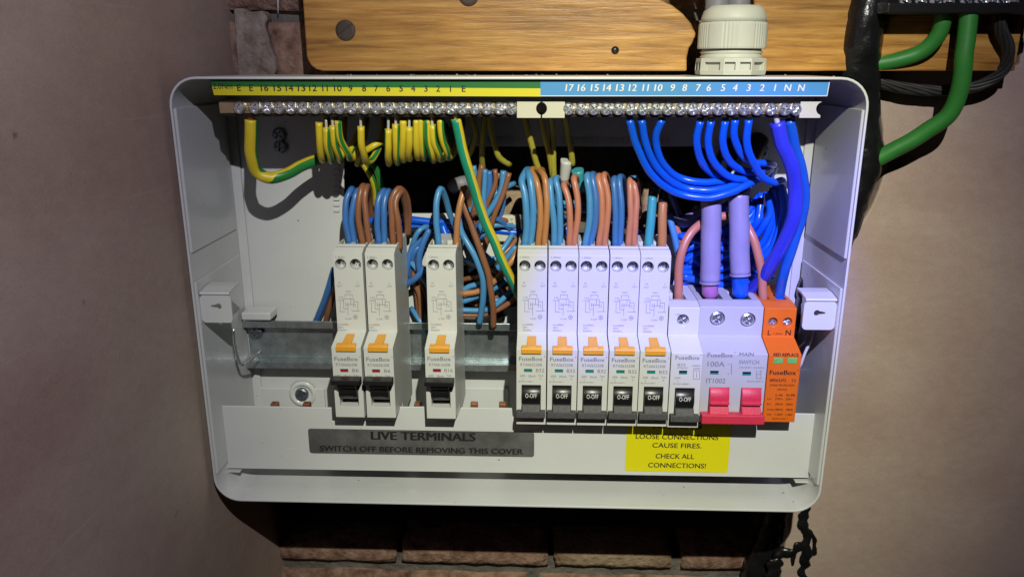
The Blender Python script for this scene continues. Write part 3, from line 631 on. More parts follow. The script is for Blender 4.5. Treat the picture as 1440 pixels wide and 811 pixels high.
# ------------------------------------------------------------------ breakers
NY, UY = -72.0, -56.5       # nose plane, shoulder plane
def rcbo(slot, rating, model, on):
    "long breaker built where slot=(left px, right px) at py 500 puts it; returns its Empty"
    xl = P(slot, 500, NY).x+.15; wd = 16.8; xr = xl+wd; O = Vector((xl+wd/2, -9, -205)); e = empty('circuit_breaker', O)
    zt = -102.2; zs = -150.2; zn = -153.4; zr = -176.0 if not on else -173; zq = -193.2 if not on else -191; zb = -200.5 if not on else -197.8
    prof = [(-14, zt+1.2), (-46, zt+1.2), (-47, zt+.6), (-51, zt+.6), (UY, zt-1.6), (UY, zs), (NY, zn-1.2), (NY, zb), (-50, zb), (-46, -208), (-14, -208)]
    base = MB().prism(prof, xl, xr); c = (xl+xr)/2
    cuts = [MB().lathe([(3.25, -90), (3.25, UY+9)], (x, 0, -110.2), n=24) for x in (c-4.3, c+4.3)]
    cuts += [MB().box(x-3.1, x+3.1, -44, -33, zt-9, zt+9) for x in (c-4.3, c+4.3)]
    cuts += [MB().box(c-5.5, c+5.5, -95, -60.5, zq, zr)]
    fw_ = P(slot+20, 521, NY); cuts += [MB().box(c-4.2, c+.4, -95, NY+1.4, fw_.z-1.2, fw_.z+1.0)]
    b = boolean(base, cuts, [])
    bo = b.build('body', 'plastic', e, O, bevel=.28)
    for x in (c-4.3, c+4.3): put('terminal_screw', S_DEEP, (x+.3, UY+8.0, -111.4), e, O)
    MB().box(c-4.1, c+.3, NY+.9, NY+1.3, fw_.z-1.1, fw_.z+.9).build('status_flag', 'flagred' if on else 'flaggreen', e, O)
    # amber slider: T
    zs1 = zn+1.0; m = MB(); m.hexa([(c-2.3, UY-5, zs1-.2), (c+2.3, UY-5, zs1-.2), (c+2.3, UY, zs1-.2), (c-2.3, UY, zs1-.2)][::1], [(c-2.3, UY-4.2, zs1+3.4), (c+2.3, UY-4.2, zs1+3.4), (c+2.3, UY, zs1+3.4), (c-2.3, UY, zs1+3.4)])
    m = MB().prism([(UY-.2, zs-.9), (UY-1.4, zs-.6), (NY-.6, zn+.6), (NY-.8, zn-.6), (NY+1.5, zn-1.2), (UY+2, zs-2)], c-2.6, c+2.6)
    m.prism([(NY+2.5, zn+.7), (NY-.5, zn+.3), (NY-1.3, zn-.6), (NY-1.3, zn-3.2), (NY-.8, zn-3.5), (NY+.5, zn-3.5)], c-5.6, c+5.6)
    m.build('slider', 'slider', e, O, bevel=.25)
    # lever
    lv = MB().lathe([(7.2, -5.3), (7.2, 5.3)], (c, -67.3, (zr+zq)/2+1.6), 'x', 32, m=0)
    if on:
        lv.hexa([(c-5.2, -77, zr-4.5), (c+5.2, -77, zr-4.5), (c+5.2, -70, zr-7), (c-5.2, -70, zr-7)], [(c-5.2, -78.5, zr-.6), (c+5.2, -78.5, zr-.6), (c+5.2, -70, zr-1), (c-5.2, -70, zr-1)])
        lv.hexa([(c-8.3, -79.5, zr-1.7), (c+8.3, -79.5, zr-1.7), (c+8.3, -73, zr-2.8), (c-8.3, -73, zr-2.8)], [(c-8.3, -79.3, zr+1.0), (c+8.3, -79.3, zr+1.0), (c+8.3, -73, zr+1.4), (c-8.3, -73, zr+1.4)])
    else:
        lv.hexa([(c-5.2, -77.6, zq+2.0), (c+5.2, -77.6, zq+2.0), (c+5.2, -68, zq+2), (c-5.2, -68, zq+2)], [(c-5.2, -74.6, zq+6.2), (c+5.2, -74.6, zq+6.2), (c+5.2, -68, zq+6), (c-5.2, -68, zq+6)], 1)
        lv.hexa([(c-8.1, -78.2, zq-.5), (c+8.1, -78.2, zq-.5), (c+8.1, -72.6, zq-1.6), (c-8.1, -72.6, zq-1.6)], [(c-8.1, -77.4, zq+3.0), (c+8.1, -77.4, zq+3.0), (c+8.1, -72.6, zq+2.4), (c-8.1, -72.6, zq+2.4)], 1)
    lever = lv.build('lever', ['black', 'blackrough'], e, O, bevel=.3)
    tx = MB(); lz = (zr+zq)/2+1.6; yy = -67.3-7.2-.12
    s = 'I-ON' if on else 'O-OFF'; vs, fs, a_, b_ = rawtext(s, .02); sx = (6.6 if not on else 5)/(b_-a_); out = []
    for x, y in vs:
        Z = (y-.35)*4.0/.7*.62+.6; th = Z/7.3 + (-.72 if on else .12); out.append((c+(x-(a_+b_)/2)*sx, -67.3-7.32*math.cos(th), lz+7.32*math.sin(th)))
    tx.add(out, fs); tx.build('lettering', 'inkpale' if on else 'inkwhite', lever, O)
    # printing
    s0 = slot; t = MB(); q = MB(); T = lambda mb, s, x, y, Y, h, w=None, **k: text(mb, s, s0+x, y, Y, h, w, **k)
    yU, yN = UY-.12, NY-.12
    T(t, '1.2Nm', 12, 361.5, yU, 2.6, 13)
    for x, s in ((10, 'N'), (36, 'L')): T(t, s, x+1, 397.5, yU, 2.8); T(t, 'OUT', x+1, 402, yU, 2.5, 6.5)
    T(t, 'TEST', 23.5, 410, yU, 2.2, 8); T(t, '2 IN', 13, 418, yU, 2.4, 6); T(t, 'LOAD', 13, 422, yU, 2.2, 8)
    for a in ((19, 414, 29, 414), (19, 414, 19, 418), (29, 414, 29, 418), (17, 420, 31, 420), (17, 420, 17, 434), (17, 434, 23, 434), (23, 425, 23, 443), (27, 420, 27, 428), (31, 420, 31, 432), (31, 424, 37, 424), (37, 424, 37, 437), (28, 437, 40, 437), (12, 424, 12, 438), (12, 438, 19, 438), (20, 428, 33, 428), (20, 425, 20, 431), (34, 428, 34, 432)): line(t, s0+a[0], a[1], s0+a[2], a[3], yU, .55)
    T(t, 'N 230V', 24, 448, yU, 2.2, 9)
    cc_ = P(s0+33.5, 445.5, yU)
    for k in range(10):
        a1, a2 = 2*math.pi*k/10, 2*math.pi*(k+1)/10; r0, r1 = 1.05, 1.3
        t.add([(cc_.x+r0*math.cos(a1), yU, cc_.z+r0*math.sin(a1)), (cc_.x+r1*math.cos(a1), yU, cc_.z+r1*math.sin(a1)), (cc_.x+r1*math.cos(a2), yU, cc_.z+r1*math.sin(a2)), (cc_.x+r0*math.cos(a2), yU, cc_.z+r0*math.sin(a2))], [(0, 1, 2, 3)])
    line(t, s0+31.5, 445.5, s0+35.5, 445.5, yU, .5); line(t, s0+33.5, 443.5, s0+33.5, 447.5, yU, .5)
    T(t, 'Icn=6000A', 9, 456, yU, 2.6, 15, left=True); T(t, '230V~', 9, 460, yU, 2.6, 8, left=True); T(t, '50/60Hz', 9, 464, yU, 2.6, 12, left=True)
    t.build('wiring_diagram', 'ink', e, O); t = MB()
    T(q, 'FuseBox', 20.5, 504.3, yN, 5.9, 33, bold=.012); T(q, '*', 40, 502, yN, 3.5)
    T(q, model, 21, 512.5, yN, 4.2, 30); T(q, rating, 33.5, 520.5, yN, 5, 9 if len(rating) < 3 else 11.5)
    T(t, '6000', 9, 528, yN, 3, 7); T(t, '3', 9, 532, yN, 2.4); T(t, '30mA', 22, 528.5, yN, 3.4, 10); T(t, 'Type', 34, 527.5, yN, 2.8, 7); T(t, 'A', 34, 532, yN, 2.6)
    if not on: T(t, 'IEC/EN 61009-1', 13, 536, yN, 2.0, 20)
    t.build('fine_print', 'ink', e, O); q.build('lettering', 'ink', e, O)
    return e
B32 = 'circuit breakers switched off in a row'; BON = 'circuit breakers switched on'
S0 = [466.3, 511.2, 597.2]; S1 = [726, 769.6, 813.1, 856.6, 900.1]
r6 = rcbo(S0[0], 'B6', 'RTA060630B', True); tag(r6, 'leftmost white circuit breaker marked B6 with its black lever up', 'circuit breaker', BON)
dx = P(S0[1], 500, NY).x-P(S0[0], 500, NY).x
c = copy_tree(r6); c.location.x += dx*K; tag(c, 'second white B6 circuit breaker from the left, lever up, bare rail on its right', 'circuit breaker', BON)
r16 = rcbo(S0[2], 'B16', 'RTA061630B', True); tag(r16, 'lone white circuit breaker marked B16 with lever up, gaps on both sides', 'circuit breaker', BON)
r32 = rcbo(S1[0], 'B32', 'RTA063230B', False)
names = ['first B32 breaker of the long row, beside the slanting green and yellow wire', 'second of the five long B32 breakers, between first and middle, lever down',
         'middle one of the five long B32 breakers, lever down, pink lit brown wires on top', 'fourth of the five long B32 breakers, two pink lit brown wires on top', 'last of the five long B32 breakers, with one thick teal and one thick brown wire']
tag(r32, names[0], 'circuit breaker', B32)
for i in range(1, 5):
    c = copy_tree(r32); c.rotation_euler = (0, math.radians([0, .04, -.03, .03, -.04][i]), 0); c.location.x += (P(S1[i], 500, NY).x-P(S1[0], 500, NY).x)*K; tag(c, names[i], 'circuit breaker', B32)

def short_body(xl, xr, zt, zb, cuts, m, e, O, ybot=-50):
    prof = [(-14, zt+1.4), (-48, zt+1.4), (UY, zt-.2), (UY, -150.5), (NY, -155.6), (NY, zb), (ybot, zb), (-46, -208), (-14, -208)]
    return boolean(MB().prism(prof, xl, xr), cuts, []).build('body', m, e, O, bevel=.3)
def flag(c0, py, wpx, hpx, e, O, m):
    a = P(c0-wpx/2, py-hpx/2, NY); b = P(c0+wpx/2, py+hpx/2, NY)
    MB().box(a.x, b.x, NY-.12, NY+.4, b.z, a.z).build('status_flag', m, e, O)
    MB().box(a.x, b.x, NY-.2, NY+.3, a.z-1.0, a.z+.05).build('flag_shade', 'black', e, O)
# short MCB
xl = P(943.9, 500, NY).x+.1; xr = xl+17.5; c = (xl+xr)/2; O = Vector((c, -9, -205)); e = empty('circuit_breaker', O)
tag(e, 'short white circuit breaker marked B32 between the long row and the red levers', 'circuit breaker', B32)
zq, zr = -194.2, -176.6
short_body(xl, xr, -133.6, -201, [MB().lathe([(3.4, -90), (3.4, UY+4)], (c-.6, 0, -141.3), n=24), MB().box(c-5.5, c+5.5, -95, -60, zq, zr), MB().box(c-6, c+3, -45, -33, -142, -120)], 'plastic', e, O)
put('terminal_screw', S_BIG, (c-.6, UY+3.6, -141.3), e, O)
lv = MB().lathe([(7.2, -5.3), (7.2, 5.3)], (c, -67.3, (zr+zq)/2+1.6), 'x', 32)
lv.hexa([(c-5.2, -77.6, zq+2.0), (c+5.2, -77.6, zq+2.0), (c+5.2, -68, zq+2), (c-5.2, -68, zq+2)], [(c-5.2, -74.6, zq+6.2), (c+5.2, -74.6, zq+6.2), (c+5.2, -68, zq+6), (c-5.2, -68, zq+6)], 1)
lv.hexa([(c-8.1, -78.2, zq-.5), (c+8.1, -78.2, zq-.5), (c+8.1, -72.6, zq-1.6), (c-8.1, -72.6, zq-1.6)], [(c-8.1, -77.4, zq+3.0), (c+8.1, -77.4, zq+3.0), (c+8.1, -72.6, zq+2.4), (c-8.1, -72.6, zq+2.4)], 1)
lever = lv.build('lever', ['black', 'blackrough'], e, O, bevel=.3)
tx = MB(); lz = (zr+zq)/2+1.6; vs, fs, a_, b_ = rawtext('O-OFF', .02); sx = 6.6/(b_-a_)
tx.add([(c+(x-(a_+b_)/2)*sx, -67.3-7.32*math.cos(((y-.35)*3.54+.6)/7.3+.12), lz+7.32*math.sin(((y-.35)*3.54+.6)/7.3+.12)) for x, y in vs], fs); tx.build('lettering', 'inkwhite', lever, O)
flag(960.5, 523.3, 11, 5, e, O, 'flaggreen')
t = MB(); q = MB(); yN = NY-.12
text(t, '1.2Nm', 954, 442, UY-.12, 2.4, 9); t.build('torque_mark', 'ink', e, O); t = MB()
text(q, 'FuseBox', 967, 502.5, yN, 6, 34, bold=.012); text(q, '*', 986, 499.5, yN, 3.5); text(q, 'B32', 958.5, 512.5, yN, 4, 11); text(t, 'MTB632C', 960, 517, yN, 2.4, 15)
text(t, '10000-', 979.5, 514, yN, 2.4, 13); text(t, '6000', 980, 518, yN, 2.4, 10)
for a in ((975, 521, 984, 521), (975, 521, 975, 533), (984, 521, 984, 533), (975, 533, 984, 533), (979.5, 523, 979.5, 531)): line(t, *a, yN, .6)
text(t, '6000', 953, 531, yN, 2.5, 8); text(t, '3', 953, 535, yN, 2.3); text(t, 'IEC/EN 60898-1', 958, 539.5, yN, 2.1, 23)
t.build('fine_print', 'ink', e, O); q.build('lettering', 'ink', e, O)

# main switch, two poles
xl = P(988.2, 500, NY).x+.1; xr = P(1080.6, 500, NY).x-.2; O = Vector(((xl+xr)/2, -9, -205)); e = empty('main_switch', O)
tag(e, 'double width white main switch marked 100A with two red levers', 'main switch')
cs = [P(1010.5, 560, NY).x, P(1055.5, 560, NY).x]; sxs = [P(1009, 448, UY), P(1052, 450, UY)]
zr, zq = P(1030, 545, NY).z, -194
cuts = [MB().lathe([(4.3, -90), (4.3, UY+3)], (p.x, 0, p.z), n=24) for p in sxs]+[MB().box(cc-5.6, cc+5.6, -95, -60, zq, zr) for cc in cs]
cuts += [MB().box(P(1000, 410, -40).x-6, P(1000, 410, -40).x+6, -46, -31, -143, -120), MB().box(P(1041, 410, -40).x-5.5, P(1041, 410, -40).x+5.5, -46, -31, -143, -120)]
short_body(xl, xr, -133.0, -197.5, cuts, 'plastic_dim', e, O)
for p in sxs: put('terminal_screw', S_BIG, (p.x, UY+2.4, p.z), e, O)
for cc in cs:
    lz = (zr+zq)/2+3
    lv = MB().lathe([(8.0, -5.4), (8.0, 5.4)], (cc, -66.6, lz), 'x', 32)
    lv.hexa([(cc-5.3, -78, zq+1.6), (cc+5.3, -78, zq+1.6), (cc+5.3, -68, zq+1.6), (cc-5.3, -68, zq+1.6)], [(cc-5.3, -75.2, zq+7.8), (cc+5.3, -75.2, zq+7.8), (cc+5.3, -68, zq+8), (cc-5.3, -68, zq+8)])
    lv.prism([(-75.0, lz-1), (-76.2, lz-1.4), (-76.2, lz-3), (-70, lz-3), (-70, lz-1)], cc-5.35, cc+5.35)
    lv.build('lever', 'red', e, O, bevel=.3)
MB().hexa([(xl+.5, -79, -195.2), (xr-.5, -79, -195.2), (xr-.5, -72.6, -196.0), (xl+.5, -72.6, -196.0)], [(xl+.5, -78.8, -189.8), (xr-.5, -78.8, -189.8), (xr-.5, -72.6, -190.2), (xl+.5, -72.6, -190.2)]).build('lever_bar', 'red', e, O, bevel=.5)
flag(1004.5, 523.5, 11.5, 5, e, O, 'flaggreen'); flag(1050, 525, 11.5, 5, e, O, 'flaggreen')
t = MB(); q = MB()
text(q, 'FuseBox', 1013, 499, yN, 6.5, 36, bold=.012); text(q, '*', 1034, 496, yN, 4); text(q, '100A', 1007, 511.5, yN, 7.5, 24, bold=.01); text(q, 'IT1002', 1006.5, 535, yN, 7, 27, bold=.01)
text(q, 'MAIN', 1050, 498, yN, 5.6, 20, bold=.008); text(q, 'SWITCH', 1053.5, 509, yN, 5.8, 28, bold=.008)
text(t, '230/400V~ 50/60Hz', 1057, 516.5, yN, 2.2, 36); line(t, 1028.5, 511, 1028.5, 526, yN, .9); line(t, 1023, 512, 1026, 512, yN, .7); line(t, 1023, 524, 1025, 526, yN, .7)
for a in ((1064, 520, 1064, 532), (1070, 520, 1070, 532), (1064, 526, 1070, 526), (1067, 522, 1072, 522), (1064, 532, 1072, 532)): line(t, *a, yN, .6)
text(t, 'IEC/EN 60947-3', 1062, 536, yN, 2.1, 23)
t.build('fine_print', 'ink', e, O); q.build('lettering', 'ink', e, O)

# orange surge protector
xl = P(1081.2, 500, NY).x; xr = P(1127.5, 500, NY).x; c = (xl+xr)/2; O = Vector((c, -9, -205)); e = empty('surge_protector', O)
tag(e, 'bright orange surge protection device with two green windows at the row end', 'surge protector')
hs = [P(1087, 453, UY), P(1107.5, 453, UY)]
cuts = [MB().lathe([(2.7, -90), (2.7, UY+4)], (p.x, 0, p.z), n=22) for p in hs]+[MB().box(a.x-2.8, a.x+2.8, -44, -33, -143, -120) for a in (P(1073, 415, -38), P(1096, 415, -38))]
short_body(xl, xr, -133.4, -196.6, cuts, 'orange', e, O)
for p in hs: put('terminal_screw', S_DEEP, (p.x, UY+3.2, p.z), e, O)
for x in (1094.5, 1114):
    a = P(x-6, 503, NY); b = P(x+6, 511, NY); MB().box(a.x, b.x, NY-.35, NY+.3, b.z, a.z).build('status_window', 'winggreen', e, O, bevel=.3)
q = MB()
text(q, 'L', 1082, 467.5, UY-.12, 7.5, bold=.015); text(q, 'N', 1108.5, 467.5, UY-.12, 8, bold=.015); text(q, '1.2Nm', 1094, 469, UY-.12, 3, 13)
text(q, 'RED REPLACE', 1105.5, 498.5, yN, 4.6, 35, bold=.02); text(q, 'FuseBox', 1101, 523.5, yN, 6.8, 37, bold=.02); text(q, '*', 1122.5, 521, yN, 4)
text(q, 'SPDCUT2', 1094, 534.5, yN, 4.2, 23, bold=.03); text(q, 'T2', 1116, 535, yN, 4.4, 6.5, bold=.01); text(q, 'SURGE PROTECTION', 1100, 541.3, yN, 2.8, 34, bold=.01); text(q, 'DEVICE', 1100, 547.3, yN, 2.8, 13, bold=.01)
text(q, 'L-N', 1095.5, 555, yN, 3.4, 9, bold=.02); text(q, 'N-PE', 1112, 555.3, yN, 3.4, 12, bold=.02)
for y, a, b, c_ in ((560.3, 'Uc:', '275V~', '255V~'), (567.5, 'In:', '20kA', '20kA'), (575, 'Imax:', '40kA', '40kA'), (582, 'Up:', '1.5kV', '1.5kV')):
    text(q, a, 1079, y, yN, 2.6, left=True, bold=.01, w=4.5+1.2*len(a) if len(a) > 3 else 6); text(q, b, 1095.5, y+.2, yN, 3.0, 11, bold=.015); text(q, c_, 1110, y+.5, yN, 3.0, 10, bold=.015)
text(q, 'IEC/EN 61643-11', 1096.5, 588.3, yN, 2.1, 21, bold=.01)
q.build('lettering', 'inkdark', e, O)

# ------------------------------------------------------------------ wiring
ew = 'green and yellow earth wires hanging from the bar'
# fat earth cable at the left
w = [P(*p) for p in [(353, 168, -61), (353, 190, -60), (354, 220, -57), (361, 241, -52), (378, 250, -50), (400, 245, -46), (425, 233, -38), (450, 223, -30), (475, 214, -18)]]
mb = MB().tube(w, 3.35, 0, 16, 2, (1, 0, 90, lambda d: 205 if d < 34 else max(15, 205-(d-34)*22))); o = mb.build('earth_cable', ['yel', 'grn'], origin=w[0]); tag(o, 'fat yellow and green earth cable bending round at the far left', 'wire')
MB().tube([w[0], w[0]+Vector((0, 0, 3)), w[0]+Vector((0, 0, 6))], 1.9, 0, 10).build('conductor', 'copper', o, w[0])
grp = [  # top x, top y, bottom dx, bottom y, side angle of stripe, bare length
 (448.5, 172, 3, 226, 200, 0), (459, 180, 5, 228, -60, 4), (468, 177, 8, 226, -70, 3), (475, 169, 14, 224, -40, 0),
 (507.5, 178, 5, 228, 190, 5),
 (546, 182, -1, 231, 60, 5), (556.5, 175, 1, 229, -70, 4), (567, 169, -2, 226, 200, 0), (575.5, 179, -1, 225, 120, 4), (585, 168, 1, 223, 60, 0), (591.5, 165.5, 3, 223, -75, 0), (600, 168, 7, 226, 10, 0), (608, 176, 8, 224, -70, 4), (619, 167, 9, 222, -60, 0)]
desc = ['leftmost strand of the left bunch', 'second strand of the left bunch', 'third strand of the left bunch', 'fourth strand of the left bunch, green face outward', 'single strand between the two bunches',
        'leftmost strand of the right bunch, hanging lowest', 'second strand of the right bunch', 'third strand of the right bunch, plain yellow', 'fourth strand of the right bunch, short', 'fifth strand of the right bunch, narrow bulge', 'sixth strand of the right bunch, highest start', 'seventh strand of the right bunch, mostly green', 'eighth strand of the right bunch', 'ninth strand of the right bunch, before the rising curve']
for (x, y, dxx, by, ang, bare), d in zip(grp, desc):
    right = 22 if x > 600 else (26 if x in (507.5, 475) else 8)
    pts = [(x, y, -51), (x+dxx*.25, (y+by)/2, -52), (x+dxx, by-9, -50), (x+dxx+2, by-1, -45), (x+dxx+right*.35, by-3, -38), (x+dxx+right*.8, by-22, -30), (x+dxx+right, 176, -22), (x+dxx+right, 160, -14)]
    cable('earth_wire', pts, 1.95, 'yel', f'yellow green earth wire, {d}', 'wire', ew, stripe=('grn', ang, 42, .9), n=12, conductor=bare if bare else None)
cable('earth_wire', [(503, 232, -30), (508, 218, -34), (524, 206, -36), (538, 197, -32), (545, 180, -20)], 1.95, 'yel', 'yellow green earth wire slanting up between the two bunches', 'wire', ew, stripe=('grn', 90, 60, .5), n=12)
cable('earth_wire', [(490, 222, -28), (496, 206, -30), (503, 190, -26), (512, 170, -18)], 1.95, 'yel', 'yellow green earth wire rising steeply right of the left bunch', 'wire', ew, stripe=('grn', 90, 60, .5), n=12)
cable('earth_wire', [(508, 226, -24), (520, 245, -20), (527, 262, -16), (529, 290, -8)], 1.95, 'grn', 'green earth wire dropping behind the second breaker wires, left one', 'wire', ew, stripe=('yel', 30, 45, 1), n=12)
cable('earth_wire', [(516, 222, -22), (530, 240, -18), (536, 262, -14), (540, 290, -6)], 1.95, 'grn', 'green earth wire dropping behind the second breaker wires, right one', 'wire', ew, stripe=('yel', 60, 40, 1), n=12)
cable('earth_wire', [(614, 222, -36), (628, 218, -33), (636, 206, -31), (632, 188, -28), (622, 172, -20)], 1.95, 'yel', 'yellow green earth wire curling up at the right end of the bunch', 'wire', ew, stripe=('grn', -60, 60, .5), n=12)
cable('earth_wire', [(641, 167, -53), (648, 200, -54), (662, 250, -52), (678, 300, -49), (699, 350, -45), (720, 396, -38), (735, 425, -25)], 2.75, 'yel', 'long thick green and yellow earth wire slanting down to the first B32 breaker', 'wire', stripe=('teal', 62, 90, .1), n=16, conductor=5)
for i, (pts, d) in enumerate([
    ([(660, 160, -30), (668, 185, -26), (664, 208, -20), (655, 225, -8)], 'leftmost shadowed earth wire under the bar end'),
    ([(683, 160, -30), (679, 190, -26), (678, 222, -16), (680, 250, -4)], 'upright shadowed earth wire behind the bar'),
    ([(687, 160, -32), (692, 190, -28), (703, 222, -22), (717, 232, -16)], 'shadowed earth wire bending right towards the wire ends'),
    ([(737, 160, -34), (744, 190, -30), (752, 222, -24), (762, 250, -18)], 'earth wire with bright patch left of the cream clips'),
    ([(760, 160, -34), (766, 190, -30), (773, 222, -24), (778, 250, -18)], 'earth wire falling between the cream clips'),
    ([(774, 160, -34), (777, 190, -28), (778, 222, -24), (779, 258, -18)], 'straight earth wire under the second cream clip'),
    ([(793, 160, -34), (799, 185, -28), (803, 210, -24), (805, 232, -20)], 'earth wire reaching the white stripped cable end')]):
    cable('earth_wire', pts, 1.8, 'shadeyel', 'dim yellow green '+d, 'wire', 'shadowed earth wires behind the bars', stripe=('grn', 90, 40, .6), n=10)
for x, y, d, tw in ((797, 233, 'left', -10), (812, 247, 'right', 12)):
    a = P(x, y-8, -20); b = P(x+tw*.4, y+22, -16)
    tag(MB().tube([a, a.lerp(b, .5), b], 3.2, 0, 14, rad=lambda t: 1.15-.3*t).build('stripped_cable_end', 'whitesheath' if d == 'left' else 'tealblue', origin=a), f'{d} cut sheath end of cable under the cream clips', 'cable end')

# bright blue neutral wires
nb = 'bright blue neutral wires from the bar'
BL = [
 ([(885, 168, -52), (897, 210, -52), (917, 247, -50), (950, 270, -46), (993, 278, -47), (1026, 271, -46), (1055, 257, -42), (1075, 248, -30)], 'lowest sweeping curve, first from the left'),
 ([(902, 168, -52), (910, 210, -51), (927, 240, -49), (960, 263, -44), (993, 268, -46), (1016, 265, -45), (1050, 255, -38)], 'middle sweeping curve, second from the left'),
 ([(931, 168, -52), (922, 193, -51), (930, 227, -48), (953, 249, -43), (980, 257, -44), (1010, 256, -42), (1040, 250, -34)], 'tight C shaped curve, third from the left'),
 ([(985, 170, -52), (979, 200, -51), (986, 227, -48), (1003, 245, -43), (1026, 253, -36), (1050, 256, -30)], 'fourth from the left'),
 ([(1000, 170, -53), (995, 200, -52), (1003, 227, -50), (1023, 247, -46), (1050, 252, -40), (1072, 246, -32), (1084, 238, -22)], 'fifth from the left'),
 ([(1020, 170, -52), (1016, 200, -52), (1025, 225, -49), (1040, 238, -45), (1060, 242, -40), (1082, 236, -32)], 'sixth from the left'),
 ([(1034, 168, -53), (1032, 190, -53), (1043, 218, -50), (1060, 229, -46), (1078, 230, -40), (1088, 232, -30)], 'seventh from the left'),
 ([(1053, 168, -54), (1050, 200, -54), (1060, 230, -52), (1074, 250, -48), (1088, 257, -44), (1099, 254, -38), (1104, 262, -26)], 'last of the thin ones, hooking right')]
for pts, d in BL:
    o = cable('neutral_wire', pts, 2.05, 'vblue', f'bright blue neutral wire, {d}', 'wire', nb)
    a = P(pts[0][0], pts[0][1], pts[0][2]-9); MB().tube([a+Vector((0, 0, -.5)), a+Vector((0, 0, 2)), a+Vector((0, 0, 4.2))], 1.7, 0, 10).build('ferrule', 'black', o, a)
cable('neutral_cable', [(1093, 172, -54), (1100, 200, -56), (1113, 233, -57), (1119, 267, -56), (1117, 300, -54), (1104, 337, -50), (1088, 366, -44), (1072, 392, -36), (1050, 415, -24)], 3.9, 'dblue', 'fattest violet blue neutral cable arching down the right side', 'wire', n=20, conductor=4)
cable('neutral_cable', [(1110, 168, -50), (1118, 207, -50), (1127, 243, -50), (1131, 275, -50), (1127, 307, -48), (1115, 345, -46), (1103, 380, -43), (1096, 418, -38), (1095, 430, -38)], 2.9, 'pblue', 'royal blue cable entering the orange surge protector', 'wire', n=16)
coil = ['outermost arc of the coil', 'second arc from outside', 'third arc from outside', 'fourth arc from outside', 'fifth arc from outside', 'sixth arc from outside', 'innermost arc', 'inner slanting strand', 'uppermost inner strand', 'strand just inside the arcs', 'low strand near the switch top', 'deep strand passing behind both sleeves', 'short strand hooked beside the mounting screws']
arcs = [[(1100-7*k, 256+5*k, -30+3*k), (1104-8*k, 290+2*k, -28+2*k), (1100-9*k, 318-k, -28+2*k), (1084-9*k, 348-4*k, -27+2*k), (1048-6*k, 376-7*k, -24+2*k), (1004-4*k, 392-7*k, -20+2*k), (955, 402-8*k, -14+k)] for k in range(7)]
rj = random.Random(3); arcs = [[(x+rj.uniform(-4, 4), y+rj.uniform(-5, 5), Y+rj.uniform(-3, 3)) for x, y, Y in a] for a in arcs]
for i, pts in enumerate(arcs+[
    [(1062, 285, -14), (1040, 306, -14), (1012, 330, -14), (985, 352, -13), (962, 366, -12)],
    [(1068, 275, -16), (1050, 300, -16), (1020, 322, -16), (990, 340, -15), (960, 352, -14)],
    [(1076, 290, -14), (1062, 318, -14), (1040, 342, -13), (1010, 356, -12), (968, 368, -11)],
    [(960, 388, -20), (985, 395, -20), (1010, 400, -20), (1050, 398, -18), (1080, 385, -14)],
    [(955, 372, -8), (975, 378, -8), (1000, 376, -8), (1030, 366, -8), (1060, 350, -8)],
    [(1060, 240, -30), (1075, 250, -26), (1084, 246, -20), (1090, 236, -12)]]):
    cable('neutral_wire', pts, 2.15, 'vblue', 'bright blue wire behind the lilac sleeved cables, '+coil[i], 'wire', 'coiled blue wires behind the sleeves', n=10)
# sleeved main cables
for nm, x0_, y0_, x1_, y1_, r, rt_, m, lab in (('meter_tail', 1000, 286, 998.5, 397, 5.15, 4.7, 'lilac', 'left lilac sleeved meter tail entering the main switch, pink core'),
                                         ('meter_tail', 1038.5, 278, 1041, 386, 5.15, 4.7, 'vblue', 'right lilac sleeved meter tail entering the main switch, blue core')):
    a = P(x0_, y0_-6, -36); r += .6; b = P(x1_, y1_, -41); up_ = P(x0_+14, y0_-46, -14); O = b
    e = empty(nm, O); tag(e, lab, 'cable', 'sleeved cables into the main switch')
    MB().tube([a, a.lerp(b, .3), a.lerp(b, .65), b], r, 0, 22, 2.5).build('sleeve', 'sleeve', e, O)
    c_ = P(x1_, 416, -38.5); MB().tube([a, a.lerp(b, .5), b.lerp(a, .05), b.lerp(c_, .5), c_], rt_, 0, 20).build('core', m, e, O)
    MB().tube([b-(b-a).normalized()*.5, b, b+(b-a).normalized()*.7], r+.25, 0, 22).build('cut_edge', 'sleeve', e, O)
    MB().tube([up_+Vector((8, 12, 14)), up_, up_.lerp(a, .6), a+Vector((.8, .5, 2.5)), a+Vector((0, .2, -.6))], r+.25, 0, 22).build('tape_band', 'tape', e, O)
    k = MB()
    for i in range(16):
        t_ = 2*math.pi*i/16; p = c_+Vector((math.cos(t_)*3.7, math.sin(t_)*3.7, .3)); k.tube([p+Vector((0, 0, 1)), p, p-Vector((0, 0, 2.5))], .55, 0, 6)
    k.build('strand', 'copper', e, O)['kind'] = 'stuff'
cable('link_cable', [(954, 428, -38), (954, 405, -38), (955, 376, -38), (960, 350, -37), (973, 326, -34), (997, 309, -29), (1020, 304, -27), (1041, 309, -29), (1056, 330, -34), (1065, 355, -37), (1071, 385, -38), (1073, 412, -38), (1073, 424, -38)], 2.55, 'litbrn', 'pink lit brown link cable arching from the short breaker to the surge protector', 'wire', n=16)

